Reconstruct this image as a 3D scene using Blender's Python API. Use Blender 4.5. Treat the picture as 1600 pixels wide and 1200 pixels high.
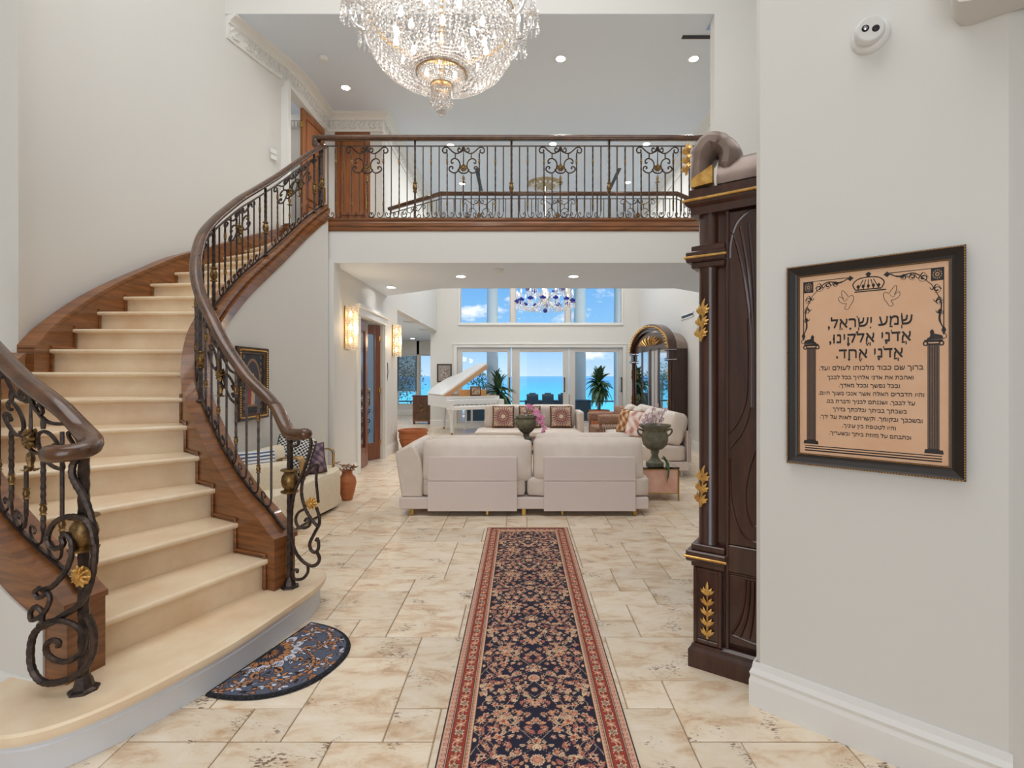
import bpy, bmesh, math, random
import numpy as np
from mathutils import Vector, Matrix
R = random.Random(7)
PI = math.pi
sc = bpy.context.scene
C = sc.collection
for o in list(bpy.data.objects): bpy.data.objects.remove(o)
# ------------------------------------------------------------------ camera
CH, FP = 1.45, 800.0            # camera height, focal length in pixels of the 1600 px frame
cam = bpy.data.cameras.new('camera'); camo = bpy.data.objects.new('camera', cam); C.objects.link(camo)
camo.location = (0, 0, CH); camo.rotation_euler = (PI/2, 0, 0)
cam.sensor_width = 36; cam.lens = FP/1600*36; cam.shift_x = -14/1600; cam.shift_y = -13/1600
cam.clip_start = .05; cam.clip_end = 5000
sc.camera = camo
# ------------------------------------------------------------------ colour management
sc.view_settings.view_transform = 'Standard'; sc.view_settings.look = 'None'
sc.view_settings.gamma = 1; sc.view_settings.exposure = 0.27; sc.view_settings.use_curve_mapping = False
cy = sc.cycles
cy.use_denoising = True
cy.max_bounces = 8; cy.diffuse_bounces = 4; cy.glossy_bounces = 4; cy.transmission_bounces = 6; cy.transparent_max_bounces = 24
cy.sample_clamp_indirect = 6; cy.caustics_reflective = False; cy.caustics_refractive = False
def S(r, g, b):
    f = lambda v: (v/255/12.92) if v/255 <= .04045 else ((v/255+.055)/1.055)**2.4
    return (f(r), f(g), f(b), 1)
# ------------------------------------------------------------------ world: blue sky with cumulus
w = bpy.data.worlds.new('sky'); sc.world = w; w.use_nodes = True
nt = w.node_tree; nt.nodes.clear()
def N(t, ty, **k):
    n = t.nodes.new(ty)
    for a, b in k.items():
        if a == 'inp':
            for i, v in b.items(): n.inputs[i].default_value = v
        else: setattr(n, a, b)
    return n
def ramp(t, stops, interp='LINEAR'):
    n = t.nodes.new('ShaderNodeValToRGB'); e = n.color_ramp; e.interpolation = interp
    while len(e.elements) < len(stops): e.elements.new(.5)
    for i, (p, c) in enumerate(stops): e.elements[i].position = p; e.elements[i].color = c
    return n
tc = N(nt, 'ShaderNodeTexCoord'); sp = N(nt, 'ShaderNodeSeparateXYZ')
nt.links.new(tc.outputs['Generated'], sp.inputs[0])
gr = ramp(nt, [(0, S(196, 226, 248)), (.06, S(150, 204, 248)), (.22, S(96, 168, 236)), (1, S(70, 130, 215))])
nt.links.new(sp.outputs[2], gr.inputs[0])
mp = N(nt, 'ShaderNodeMapping'); mp.inputs['Scale'].default_value = (5, 5, 11); mp.inputs['Location'].default_value = (.35, 0, .3)
nt.links.new(tc.outputs['Generated'], mp.inputs[0])
ns = N(nt, 'ShaderNodeTexNoise', inp={'Scale': 1.6, 'Detail': 9, 'Roughness': .58})
nt.links.new(mp.outputs[0], ns.inputs['Vector'])
cr = ramp(nt, [(.565, (0, 0, 0, 1)), (.67, (1, 1, 1, 1))])
nt.links.new(ns.outputs[0], cr.inputs[0])
mx = N(nt, 'ShaderNodeMix', data_type='RGBA')
nt.links.new(cr.outputs[0], mx.inputs[0]); nt.links.new(gr.outputs[0], mx.inputs[6]); mx.inputs[7].default_value = (1.1, 1.1, 1.12, 1)
bg = N(nt, 'ShaderNodeBackground'); bg.inputs[1].default_value = .9
nt.links.new(mx.outputs[2], bg.inputs[0])
wo = N(nt, 'ShaderNodeOutputWorld'); nt.links.new(bg.outputs[0], wo.inputs[0])
# ------------------------------------------------------------------ sun and large lights
def lamp(name, ty, loc, e, rot=(0, 0, 0), col=(1, 1, 1), **k):
    l = bpy.data.lights.new(name, ty); l.energy = e; l.color = col
    for a, b in k.items(): setattr(l, a, b)
    o = bpy.data.objects.new(name, l); o.location = loc; o.rotation_euler = rot; C.objects.link(o); return o
SUN = lamp('sun', 'SUN', (0, 30, 30), 2.6, (math.radians(28), 0, math.radians(25)), (1, .97, .92), angle=.01)
def area(name, loc, e, rot, sx, sy, col=(1, 1, 1)):
    return lamp(name, 'AREA', loc, e, rot, col, shape='RECTANGLE', size=sx, size_y=sy)
area('foyer_fill', (-.9, 2.2, 7.45), 222, (0, 0, 0), 5, 6, (1, .985, .96))  # unseen panel standing in for chandelier light and ceiling bounce
area('entrance_daylight', (-.9, -2.85, 1.7), 64, (PI/2, 0, math.radians(12)), 2.6, 3.2, (1, .98, .955))
area('high_foyer_fill', (3.85, 2.6, 5.4), 50, (0, math.radians(78), 0), 2.6, 4.6, (1, .985, .965))  # added fill that brightens the stair wall; the right wall has no window
area('living_room_fill', (.5, 11.6, 5.9), 165, (0, 0, 0), 4.5, 4.5, (1, .985, .95))  # unseen panel added below the high ceiling to light the living room
area('sunroom_area_light', (-4.5, 14, 2.7), 60, (0, 0, 0), 2.5, 6, (.95, .98, 1))  # area panel just under the sunroom ceiling, facing down
# ------------------------------------------------------------------ mesh helpers
def V(*a): return Vector(a)
def px(x, y, Y):                      # world point seen at a pixel of the photograph, at depth Y
    return Vector(((x-814)/FP*Y, Y, CH+(587-y)/FP*Y))
def flr(x, y, z=0):
    Y = (CH-z)*FP/(y-587); return Vector(((x-814)/FP*Y, Y, z))
class MB:
    def __init__(s): s.v = []; s.f = []; s.m = []
    def add(s, vs, fs, mi=0):
        b = len(s.v); s.v += [tuple(x) for x in vs]
        s.f += [tuple(b+i for i in q) for q in fs]; s.m += [mi]*len(fs); return s
    def box(s, x0, x1, y0, y1, z0, z1, mi=0):
        return s.add([(x0,y0,z0),(x1,y0,z0),(x1,y1,z0),(x0,y1,z0),(x0,y0,z1),(x1,y0,z1),(x1,y1,z1),(x0,y1,z1)],
                     [(0,3,2,1),(4,5,6,7),(0,1,5,4),(1,2,6,5),(2,3,7,6),(3,0,4,7)], mi)
    def rbox(s, x0, x1, y0, y1, z0, z1, r=.01, mi=0, seg=1):
        bm = bmesh.new(); bmesh.ops.create_cube(bm, size=1)
        for v in bm.verts: v.co = ((x0+x1)/2+v.co.x*(x1-x0), (y0+y1)/2+v.co.y*(y1-y0), (z0+z1)/2+v.co.z*(z1-z0))
        bmesh.ops.bevel(bm, geom=bm.edges[:], offset=r, segments=seg, affect='EDGES', profile=.5)
        return s.bm(bm, mi)
    def bm(s, bm, mi=0):
        bm.verts.index_update(); s.add([v.co[:] for v in bm.verts], [[v.index for v in f.verts] for f in bm.faces], mi); bm.free(); return s
    def prism(s, poly, z0, z1, mi=0):            # poly counter-clockwise in XY
        n = len(poly); h = lambda z, i: z[i] if isinstance(z, (list, tuple)) else z
        vs = [(p[0], p[1], h(z0, i)) for i, p in enumerate(poly)]+[(p[0], p[1], h(z1, i)) for i, p in enumerate(poly)]
        fs = [tuple(range(n-1, -1, -1)), tuple(range(n, 2*n))]+[(i, (i+1) % n, n+(i+1) % n, n+i) for i in range(n)]
        return s.add(vs, fs, mi)
    def tube(s, pts, r, sides=6, closed=False, mi=0, sq=1.0, up=None, caps=True):   # swept round bar; r may vary per point
        P = [Vector(p) for p in pts]; n = len(P)
        if n < 2: return s
        T = []
        for i in range(n):
            a = P[(i-1) % n] if (closed or i) else P[0]; b = P[(i+1) % n] if (closed or i < n-1) else P[-1]
            d = b-a; T.append(d.normalized() if d.length > 1e-9 else V(0, 0, 1))
        u = Vector(up) if up else (V(0, 0, 1) if abs(T[0].z) < .9 else V(1, 0, 0))
        vs = []
        for i in range(n):
            if up: u = Vector(up)
            u = (u-T[i]*u.dot(T[i]))
            u = u.normalized() if u.length > 1e-6 else T[i].orthogonal().normalized()
            b = T[i].cross(u); rr = r[i] if isinstance(r, (list, tuple)) else r
            for k in range(sides):
                a = 2*PI*(k+.5)/sides; vs.append(P[i]+u*(math.sin(a)*rr*sq)+b*(math.cos(a)*rr))
        fs = []
        for i in range(n if closed else n-1):
            for k in range(sides):
                j = (i+1) % n; fs.append((i*sides+k, i*sides+(k+1) % sides, j*sides+(k+1) % sides, j*sides+k))
        if not closed and caps: fs += [tuple(range(sides-1, -1, -1)), tuple(range((n-1)*sides, n*sides))]
        return s.add(vs, fs, mi)
    def lathe(s, prof, seg=16, c=(0, 0, 0), ax=None, mi=0, scale=(1, 1)):      # prof [(r, z)]
        vs = []; fs = []; n = len(prof)
        for r, z in prof:
            for k in range(seg):
                a = 2*PI*k/seg; vs.append(Vector((r*math.cos(a)*scale[0], r*math.sin(a)*scale[1], z)))
        if ax is not None:
            q = V(0, 0, 1).rotation_difference(Vector(ax).normalized()); vs = [q @ x for x in vs]
        vs = [x+Vector(c) for x in vs]
        for i in range(n-1):
            for k in range(seg): fs.append((i*seg+k, i*seg+(k+1) % seg, (i+1)*seg+(k+1) % seg, (i+1)*seg+k))
        if prof[0][0] > 1e-5: fs.append(tuple(range(seg-1, -1, -1)))
        if prof[-1][0] > 1e-5: fs.append(tuple(range((n-1)*seg, n*seg)))
        return s.add(vs, fs, mi)
    def sweep(s, path, prof, mi=0, closed=False, flip=False):    # path [(x,y,z)] , prof [(offset along right-hand normal, dz)]
        P = [Vector(p) for p in path]; n = len(P); m = len(prof); vs = []
        for i in range(n):
            a = P[max(i-1, 0)] if not closed else P[(i-1) % n]; b = P[min(i+1, n-1)] if not closed else P[(i+1) % n]
            d1 = (P[i]-a); d2 = (b-P[i]); d1.z = d2.z = 0
            if d1.length < 1e-6: d1 = d2
            if d2.length < 1e-6: d2 = d1
            d1 = d1.normalized(); d2 = d2.normalized(); d = (d1+d2).normalized()
            nr = V(d.y, -d.x, 0); k = 1/max(.35, nr.dot(V(d1.y, -d1.x, 0)))
            for o, z in prof: vs.append(P[i]+nr*(o*k)+V(0, 0, z))
        fs = []
        for i in range(n if closed else n-1):
            for k in range(m):
                j = (i+1) % n; fs.append((i*m+k, i*m+(k+1) % m, j*m+(k+1) % m, j*m+k))
        if not closed: fs += [tuple(range(m-1, -1, -1)), tuple(range((n-1)*m, n*m))]
        return s.add(vs, fs, mi)
    def xf(s, M): s.v = [tuple(M @ Vector(p)) for p in s.v]; return s
    def build(s, name, mat, parent=None, smooth=False, loc=None, sharp=40):
        me = bpy.data.meshes.new(name); me.from_pydata(s.v, [], s.f)
        bm = bmesh.new(); bm.from_mesh(me); bmesh.ops.recalc_face_normals(bm, faces=bm.faces[:]); bm.to_mesh(me); bm.free()
        for m in (mat if isinstance(mat, (list, tuple)) else [mat]): me.materials.append(m)
        if isinstance(mat, (list, tuple)): me.polygons.foreach_set('material_index', s.m)
        o = link(name, me, parent, loc)
        if smooth:
            me.polygons.foreach_set('use_smooth', [True]*len(me.polygons)); me.set_sharp_from_angle(angle=math.radians(sharp))
        return o
def link(name, data, parent=None, loc=None):
    o = bpy.data.objects.new(name, data); C.objects.link(o)
    if parent: o.parent = parent
    if loc is not None: o.location = loc
    return o
def tag(o, label, cat, group=None, kind=None):
    o['label'] = label; o['category'] = cat
    if group: o['group'] = group
    if kind: o['kind'] = kind
    return o
def thing(name, label, cat, loc=(0, 0, 0), rz=0, group=None):
    o = bpy.data.objects.new(name, None); C.objects.link(o); o.location = loc; o.rotation_euler = (0, 0, rz)
    o.empty_display_size = .1
    return tag(o, label, cat, group)
def dup(o, parent=None):
    c = o.copy(); C.objects.link(c)
    if parent: c.parent = parent
    for ch in list(o.children): dup(ch, c)
    return c
def struct(o): o['kind'] = 'structure'; return o
def cmr(pts, n=8):                        # Catmull-Rom through the points
    P = [Vector(p) for p in pts]; out = []
    for i in range(len(P)-1):
        a = P[i-1] if i else P[0]*2-P[1]; b = P[i]; c = P[i+1]; d = P[i+2] if i+2 < len(P) else P[-1]*2-P[-2]
        for k in range(n):
            t = k/n; out.append(((b*2)+(c-a)*t+(a*2-b*5+c*4-d)*t*t+(b*3-a-c*3+d)*t*t*t)*.5)
    return out+[P[-1]]
def spiral(c, r0, a0, turns, n=10, r1=.25):   # curl in a 2-D plane ending at its centre
    return [(c[0]+r0*(1-(1-r1)*k/n)*math.cos(a0+turns*2*PI*k/n), c[1]+r0*(1-(1-r1)*k/n)*math.sin(a0+turns*2*PI*k/n)) for k in range(n+1)]
def cushion(w, d, h, rnd=.35, puff=.15, n=7):  # a soft box centred on the origin
    bm = bmesh.new(); bmesh.ops.create_cube(bm, size=2)
    bmesh.ops.subdivide_edges(bm, edges=bm.edges[:], cuts=n, use_grid_fill=True)
    k = min(w, d, h)/2
    for v in bm.verts:
        p = v.co.copy(); q = V(p.x*w/2, p.y*d/2, p.z*h/2)
        r = k*rnd; inner = V(max(-w/2+r, min(w/2-r, q.x)), max(-d/2+r, min(d/2-r, q.y)), max(-h/2+r, min(h/2-r, q.z)))
        dd = q-inner
        if dd.length > 1e-6: q = inner+dd.normalized()*r
        m = min(w, d, h)
        fx, fy, fz = (1-p.x*p.x), (1-p.y*p.y), (1-p.z*p.z)
        if m == h: q.z += p.z*puff*h*fx*fy
        elif m == d: q.y += p.y*puff*d*fx*fz
        else: q.x += p.x*puff*w*fy*fz
        v.co = q
    return bm
# ------------------------------------------------------------------ materials
def M(name, c, rough=.5, metal=0, c2=None, scale=6, stretch=(1, 1, 1), bump=0, bscale=40, detail=4, lo=.35, hi=.65, rnd=0, coat=0, emit=None, es=0, obj=True, spec=.5):
    m = bpy.data.materials.new(name); m.use_nodes = True; t = m.node_tree; b = t.nodes['Principled BSDF']
    b.inputs['Roughness'].default_value = rough; b.inputs['Metallic'].default_value = metal
    b.inputs['Base Color'].default_value = c; b.inputs['Coat Weight'].default_value = coat; b.inputs['Coat Roughness'].default_value = .08
    b.inputs['Specular IOR Level'].default_value = spec
    m.diffuse_color = c
    if emit: b.inputs['Emission Color'].default_value = emit; b.inputs['Emission Strength'].default_value = es
    if c2 or bump:
        tcn = N(t, 'ShaderNodeTexCoord'); mpn = N(t, 'ShaderNodeMapping'); mpn.inputs['Scale'].default_value = stretch
        t.links.new(tcn.outputs['Object'], mpn.inputs[0])
    out = None
    if c2:
        n = N(t, 'ShaderNodeTexNoise', inp={'Scale': scale, 'Detail': detail, 'Roughness': .6}); t.links.new(mpn.outputs[0], n.inputs['Vector'])
        rp = ramp(t, [(lo, c), (hi, c2)]); t.links.new(n.outputs[0], rp.inputs[0]); out = rp.outputs[0]
        t.links.new(out, b.inputs['Base Color'])
    if rnd:
        oi = N(t, 'ShaderNodeObjectInfo'); hs = N(t, 'ShaderNodeHueSaturation')
        mr = N(t, 'ShaderNodeMapRange', inp={'To Min': 1-rnd, 'To Max': 1+rnd}); t.links.new(oi.outputs['Random'], mr.inputs[0]); t.links.new(mr.outputs[0], hs.inputs['Value'])
        if out: t.links.new(out, hs.inputs['Color'])
        else: hs.inputs['Color'].default_value = c
        t.links.new(hs.outputs[0], b.inputs['Base Color'])
    if bump:
        n2 = N(t, 'ShaderNodeTexNoise', inp={'Scale': bscale, 'Detail': 5}); t.links.new(mpn.outputs[0], n2.inputs['Vector'])
        bp = N(t, 'ShaderNodeBump', inp={'Strength': bump, 'Distance': .01}); t.links.new(n2.outputs[0], bp.inputs['Height']); t.links.new(bp.outputs[0], b.inputs['Normal'])
    return m
def MV(name, rough=.8, bump=0, bscale=300, sheen=0):       # colours woven or printed into the thing, stored per point
    m = bpy.data.materials.new(name); m.use_nodes = True; t = m.node_tree; b = t.nodes['Principled BSDF']; b.inputs['Roughness'].default_value = rough
    a = N(t, 'ShaderNodeAttribute', attribute_name='Col'); t.links.new(a.outputs['Color'], b.inputs['Base Color']); b.inputs['Sheen Weight'].default_value = sheen
    if bump:
        n2 = N(t, 'ShaderNodeTexNoise', inp={'Scale': bscale, 'Detail': 3}); tcn = N(t, 'ShaderNodeTexCoord'); t.links.new(tcn.outputs['Object'], n2.inputs['Vector'])
        bp = N(t, 'ShaderNodeBump', inp={'Strength': bump, 'Distance': .005}); t.links.new(n2.outputs[0], bp.inputs['Height']); t.links.new(bp.outputs[0], b.inputs['Normal'])
    return m
def colour_points(me, cols):
    a = me.color_attributes.new('Col', 'FLOAT_COLOR', 'POINT'); arr = np.ones((len(me.vertices), 4), np.float32); arr[:, :3] = cols; a.data.foreach_set('color', arr.ravel())
def grid_obj(name, pts, cols, mat, parent=None, loc=None, smooth=True):   # pts (n,m,3) numpy
    n, m, _ = pts.shape; me = bpy.data.meshes.new(name)
    idx = np.arange(n*m).reshape(n, m); q = np.stack([idx[:-1, :-1], idx[:-1, 1:], idx[1:, 1:], idx[1:, :-1]], -1).reshape(-1, 4)
    me.vertices.add(n*m); me.vertices.foreach_set('co', pts.reshape(-1).astype(np.float32))
    me.loops.add(q.size); me.loops.foreach_set('vertex_index', q.ravel().astype(np.int32))
    me.polygons.add(len(q)); me.polygons.foreach_set('loop_start', (np.arange(len(q))*4).astype(np.int32))
    me.update(calc_edges=True); me.validate()
    if smooth: me.polygons.foreach_set('use_smooth', [True]*len(q))
    if cols is not None: colour_points(me, cols.reshape(-1, 3))
    me.materials.append(mat); return link(name, me, parent, loc)
def glass_mat(name, tint=(1, 1, 1, 1), refl=.12):
    m = bpy.data.materials.new(name); m.use_nodes = True; t = m.node_tree; t.nodes.clear()
    tr = N(t, 'ShaderNodeBsdfTransparent'); tr.inputs[0].default_value = tint; gl = N(t, 'ShaderNodeBsdfGlossy'); gl.inputs['Roughness'].default_value = .02
    fr = N(t, 'ShaderNodeFresnel'); fr.inputs[0].default_value = 1.45; ml = N(t, 'ShaderNodeMath', operation='MULTIPLY'); ml.inputs[1].default_value = refl*8
    t.links.new(fr.outputs[0], ml.inputs[0]); x = N(t, 'ShaderNodeMixShader'); t.links.new(ml.outputs[0], x.inputs[0]); t.links.new(tr.outputs[0], x.inputs[1]); t.links.new(gl.outputs[0], x.inputs[2])
    o = N(t, 'ShaderNodeOutputMaterial'); t.links.new(x.outputs[0], o.inputs[0]); return m
def crystal_mat(name, col, body=.35, tp=.3):
    m = bpy.data.materials.new(name); m.use_nodes = True; t = m.node_tree; t.nodes.clear()
    g = N(t, 'ShaderNodeBsdfGlossy'); g.inputs['Roughness'].default_value = .06; g.inputs[0].default_value = (1, 1, 1, 1)
    tr = N(t, 'ShaderNodeBsdfTransparent'); tr.inputs[0].default_value = col
    tl = N(t, 'ShaderNodeBsdfTranslucent'); tl.inputs[0].default_value = col; df = N(t, 'ShaderNodeBsdfDiffuse'); df.inputs[0].default_value = col
    a = N(t, 'ShaderNodeMixShader'); a.inputs[0].default_value = .5; t.links.new(tl.outputs[0], a.inputs[1]); t.links.new(df.outputs[0], a.inputs[2])
    b = N(t, 'ShaderNodeMixShader'); b.inputs[0].default_value = body; t.links.new(g.outputs[0], b.inputs[1]); t.links.new(a.outputs[0], b.inputs[2])
    c = N(t, 'ShaderNodeMixShader'); c.inputs[0].default_value = tp; t.links.new(b.outputs[0], c.inputs[1]); t.links.new(tr.outputs[0], c.inputs[2])
    o = N(t, 'ShaderNodeOutputMaterial'); t.links.new(c.outputs[0], o.inputs[0]); return m
mt = {}
mt['wall'] = M('wall_paint', (.712, .702, .672, 1), .6, bump=.03, bscale=60)
mt['ceil'] = M('ceiling_paint', (.74, .82, .93, 1), .7)
mt['trim'] = M('trim_paint', (.79, .785, .76, 1), .4)
mt['white'] = M('white_lacquer', (.80, .80, .80, 1), .25)
mt['step_white'] = M('step_riser_paint', (.72, .74, .78, 1), .35)
mt['stone'] = M('limestone', S(240, 221, 192), .35, c2=S(222, 192, 156), scale=3, detail=10, lo=.36, hi=.72)
mt['wood'] = M('stained_mahogany', S(104, 62, 32), .3, c2=S(146, 92, 50), scale=3, stretch=(1, 1, 14), detail=6, coat=.3)
mt['rail'] = M('handrail_mahogany', S(68, 43, 26), .27, c2=S(96, 62, 39), scale=4, stretch=(2, 2, 2), coat=.3)
mt['door'] = M('door_walnut', S(128, 76, 36), .4, c2=S(160, 98, 50), scale=3, stretch=(10, 10, .7), detail=5)
mt['doorred'] = M('door_mahogany', S(104, 54, 32), .3, c2=S(132, 74, 44), scale=3, stretch=(10, 10, .7), coat=.3)
mt['dark'] = M('dark_walnut', S(54, 29, 21), .28, c2=S(74, 43, 32), scale=3, stretch=(8, 8, .8), coat=.35)
mt['darkcut'] = M('dark_walnut_groove', S(30, 19, 16), .4)
mt['iron'] = M('wrought_iron', S(52, 46, 46), .42, .75, c2=S(84, 70, 62), scale=30, bump=.35, bscale=35)
mt['bronze'] = M('antique_gilt', S(150, 118, 70), .38, .8, c2=S(88, 68, 48), scale=40)
mt['gold'] = M('gilt', S(232, 190, 112), .35, .7, c2=S(196, 146, 76), scale=25)
mt['brass'] = M('brass', S(190, 152, 86), .25, .9)
mt['chrome'] = M('polished_metal', S(190, 190, 195), .15, 1)
mt['black'] = M('black_metal', S(26, 25, 27), .4, .3)
mt['sofa'] = M('cream_leather', S(228, 216, 205), .5, bump=.2, bscale=9, c2=S(219, 206, 195), scale=5)
mt['sofapanel'] = M('cream_lacquer_panel', S(222, 208, 202), .35)
mt['terra'] = M('terracotta', S(192, 120, 74), .6, c2=S(170, 98, 58), scale=6, stretch=(1, 1, 4))
mt['leaf'] = M('leaf_green', S(44, 76, 52), .4, c2=S(70, 106, 70), scale=8, rnd=.25)
mt['petal'] = M('orchid_petal', S(226, 130, 182), .5, c2=S(240, 180, 214), scale=20)
mt['urn'] = M('weathered_stone', S(92, 92, 78), .7, c2=S(126, 122, 100), scale=14, bump=.3, bscale=30)
mt['marble'] = M('pink_marble', S(232, 190, 172), .2, c2=S(214, 160, 140), scale=5, detail=8)
mt['pane'] = glass_mat('window_glass', refl=.05)
mt['crystal'] = crystal_mat('cut_crystal', (.97, .96, .96, 1), .24, .38)
mt['bluecrystal'] = crystal_mat('blue_crystal', S(40, 76, 200), .92, .1)
mt['bulb'] = M('lit_bulb', (1, 1, 1, 1), .4, emit=(1, .93, .84, 1), es=7)
mt['lamp'] = M('lit_lens', (1, 1, 1, 1), .4, emit=(1, .98, .94, 1), es=9)
mt['plastic'] = M('white_plastic', (.78, .78, .77, 1), .45)
mt['grout'] = M('grout', S(172, 150, 124), .8)
# ================================================================== THE ROOM
YB, ZL, ZF, ZC, ZTOP = 6.4, 2.88, 3.40, 5.97, 7.6   # balcony front, lower ceiling, upper floor, upper ceiling, foyer ceiling
XL, XR, YW = -2.41, 3.37, 14.7
def wallbox(name, boxes, m='wall'):
    b = MB()
    for q in boxes: b.box(*q)
    return struct(b.build(name, mt[m]))
# ---- floor: grout bed with travertine pieces
fl = struct(MB().box(-6.5, 4.2, -3, 19.2, -.10, -.008).build('floor', mt['grout']))
def travertine():
    m = bpy.data.materials.new('travertine'); m.use_nodes = True; t = m.node_tree; b = t.nodes['Principled BSDF']
    ge = N(t, 'ShaderNodeNewGeometry'); oi = N(t, 'ShaderNodeObjectInfo')
    cb = N(t, 'ShaderNodeCombineXYZ'); mu = N(t, 'ShaderNodeMath', operation='MULTIPLY'); mu.inputs[1].default_value = 37
    t.links.new(oi.outputs['Random'], mu.inputs[0]); t.links.new(mu.outputs[0], cb.inputs[0]); t.links.new(mu.outputs[0], cb.inputs[2])
    ad = N(t, 'ShaderNodeVectorMath', operation='ADD'); t.links.new(ge.outputs['Position'], ad.inputs[0]); t.links.new(cb.outputs[0], ad.inputs[1])
    mp = N(t, 'ShaderNodeMapping'); mp.inputs['Scale'].default_value = (1, 2.2, 1); mp.inputs['Rotation'].default_value = (0, 0, .35); t.links.new(ad.outputs[0], mp.inputs[0])
    n1 = N(t, 'ShaderNodeTexNoise', inp={'Scale': 4.2, 'Detail': 11, 'Roughness': .68, 'Distortion': .5}); t.links.new(mp.outputs[0], n1.inputs['Vector'])
    r1 = ramp(t, [(.27, S(184, 142, 104)), (.39, S(214, 186, 154)), (.50, S(231, 214, 190)), (.74, S(241, 231, 216))]); t.links.new(n1.outputs[0], r1.inputs[0])
    hs = N(t, 'ShaderNodeHueSaturation'); mr = N(t, 'ShaderNodeMapRange', inp={'To Min': .90, 'To Max': 1.06}); t.links.new(oi.outputs['Random'], mr.inputs[0]); t.links.new(mr.outputs[0], hs.inputs['Value']); t.links.new(r1.outputs[0], hs.inputs['Color'])
    n2 = N(t, 'ShaderNodeTexNoise', inp={'Scale': 42, 'Detail': 6, 'Roughness': .75}); t.links.new(mp.outputs[0], n2.inputs['Vector'])
    n3 = N(t, 'ShaderNodeTexNoise', inp={'Scale': 5, 'Detail': 3}); t.links.new(ad.outputs[0], n3.inputs['Vector'])
    s = N(t, 'ShaderNodeMath', operation='MULTIPLY'); t.links.new(n2.outputs[0], s.inputs[0]); t.links.new(n3.outputs[0], s.inputs[1])
    pit = ramp(t, [(.347, (0, 0, 0, 1)), (.398, (1, 1, 1, 1))]); t.links.new(s.outputs[0], pit.inputs[0])
    mxx = N(t, 'ShaderNodeMix', data_type='RGBA'); t.links.new(pit.outputs[0], mxx.inputs[0]); t.links.new(hs.outputs[0], mxx.inputs[6]); mxx.inputs[7].default_value = S(124, 94, 68)
    t.links.new(mxx.outputs[2], b.inputs['Base Color'])
    bp = N(t, 'ShaderNodeBump', inp={'Strength': .25, 'Distance': .003}); bp.invert = True; t.links.new(pit.outputs[0], bp.inputs['Height']); t.links.new(bp.outputs[0], b.inputs['Normal'])
    b.inputs['Roughness'].default_value = .30
    return m
mt['trav'] = travertine()
U = .203
def tile_mesh(i, j):
    return MB().rbox(.0025, i*U-.0025, .0025, j*U-.0025, -.012, 0, .003).build('tile_source', mt['trav'])
TM = {}
def put_tile(i, j, x, y, parent, flip):
    if (i, j) not in TM:
        o = tile_mesh(i, j); TM[(i, j)] = o.data; bpy.data.objects.remove(o)
    o = link('travertine_tile', TM[(i, j)], parent, (x, y, R.uniform(-.0012, .0008)))
Rt = random.Random(3)
occ = set(); nearT = []; farT = MB()
NX0, NX1, NY = int(-6.4/U), int(4.1/U), int(19/U)
cells = [(i, j) for j in range(int(1.2/U), NY) for i in range(NX0, NX1)]
for a, b, pr_ in ((3, 2, .10), (2, 3, .07), (2, 2, .75), (2, 1, 1), (1, 2, 1), (1, 1, 1)):
    Rt.shuffle(cells)
    for i, j in cells:
        if (i, j) in occ or Rt.random() > pr_: continue
        q_ = [(i+p, j+q) for p in range(a) for q in range(b)]
        if any(c in occ for c in q_): continue
        occ.update(q_)
        x0, y0, x1, y1 = i*U+.06, j*U, (i+a)*U+.06, (j+b)*U
        xa = 814+FP*x0/max(y0, 1); xb = 814+FP*x1/max(y1, 1)
        inner = (x1 < -2.9 and y0 < 9) or (x1 < -1.45 and 2.4 < y0 < 4.0) or (x0 > -.30 and x1 < .43 and y1 < 4.85)
        if y0 < 7.2 and y1 > 1.75 and xb > -30 and xa < 1640 and not inner and not (x1 > 1.9 and y0 < 6 and y0 < 1.9+x1*.3) and not (x0 > 2.45):
            nearT.append((a, b, x0, y0))
        else: farT.box(x0+.003, x1-.003, y0+.003, y1-.003, -.012, 0)
nearT.sort(key=lambda t: t[3])
for a, b, x0, y0 in nearT[:296]: put_tile(a, b, x0, y0, fl, 0)
for a, b, x0, y0 in nearT[296:]: farT.box(x0+.003, x0+a*U-.003, y0+.003, y0+b*U-.003, -.012, 0)
ft = farT.build('distant_tiles', mt['trav'], fl); ft['kind'] = 'stuff'
# ---- stair geometry shared by walls, steps and railings
RS = .1845
IN = [(-1.51,3.03),(-1.74,3.13),(-1.95,3.25),(-2.13,3.38),(-2.32,3.55),(-2.47,3.73),(-2.58,3.92),(-2.66,4.12),(-2.71,4.36),(-2.74,4.62),(-2.755,4.88),(-2.755,5.16),(-2.74,5.42),(-2.72,5.64),(-2.69,5.84),(-2.65,6.03),(-2.60,6.22),(-2.54,6.40)]
OUT = [(-1.86,2.25),(-2.15,2.33),(-2.47,2.47),(-2.82,2.70),(-3.17,3.00),(-3.45,3.38),(-3.62,3.78),(-3.72,4.05),(-3.78,4.33),(-3.82,4.63),(-3.83,4.95),(-3.81,5.28),(-3.79,5.62),(-3.73,5.97),(-3.65,6.3),(-3.57,6.63),(-3.47,6.97),(-3.38,7.3)]
def zn(n):
    return n*RS if n <= 14 else 14*RS+(n-14)*(ZF-14*RS)/5
def cpath(side, n):                    # point of the inner or outer nosing curve at step number n (2..19), extrapolated at the ends
    a = IN if side == 'in' else OUT; i = n-2
    if i < 0: return Vector(a[0]+(0,))+(Vector(a[0]+(0,))-Vector(a[1]+(0,)))*(-i)
    k = min(int(i), len(a)-2); t = i-k; P = [Vector(a[max(0, min(len(a)-1, k+d))]+(0,)) for d in (-1, 0, 1, 2)]
    p, q, r, s = P
    return (q*2+(r-p)*t+(p*2-q*5+r*4-s)*t*t+(q*3-p-r*3+s)*t*t*t)*.5
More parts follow.
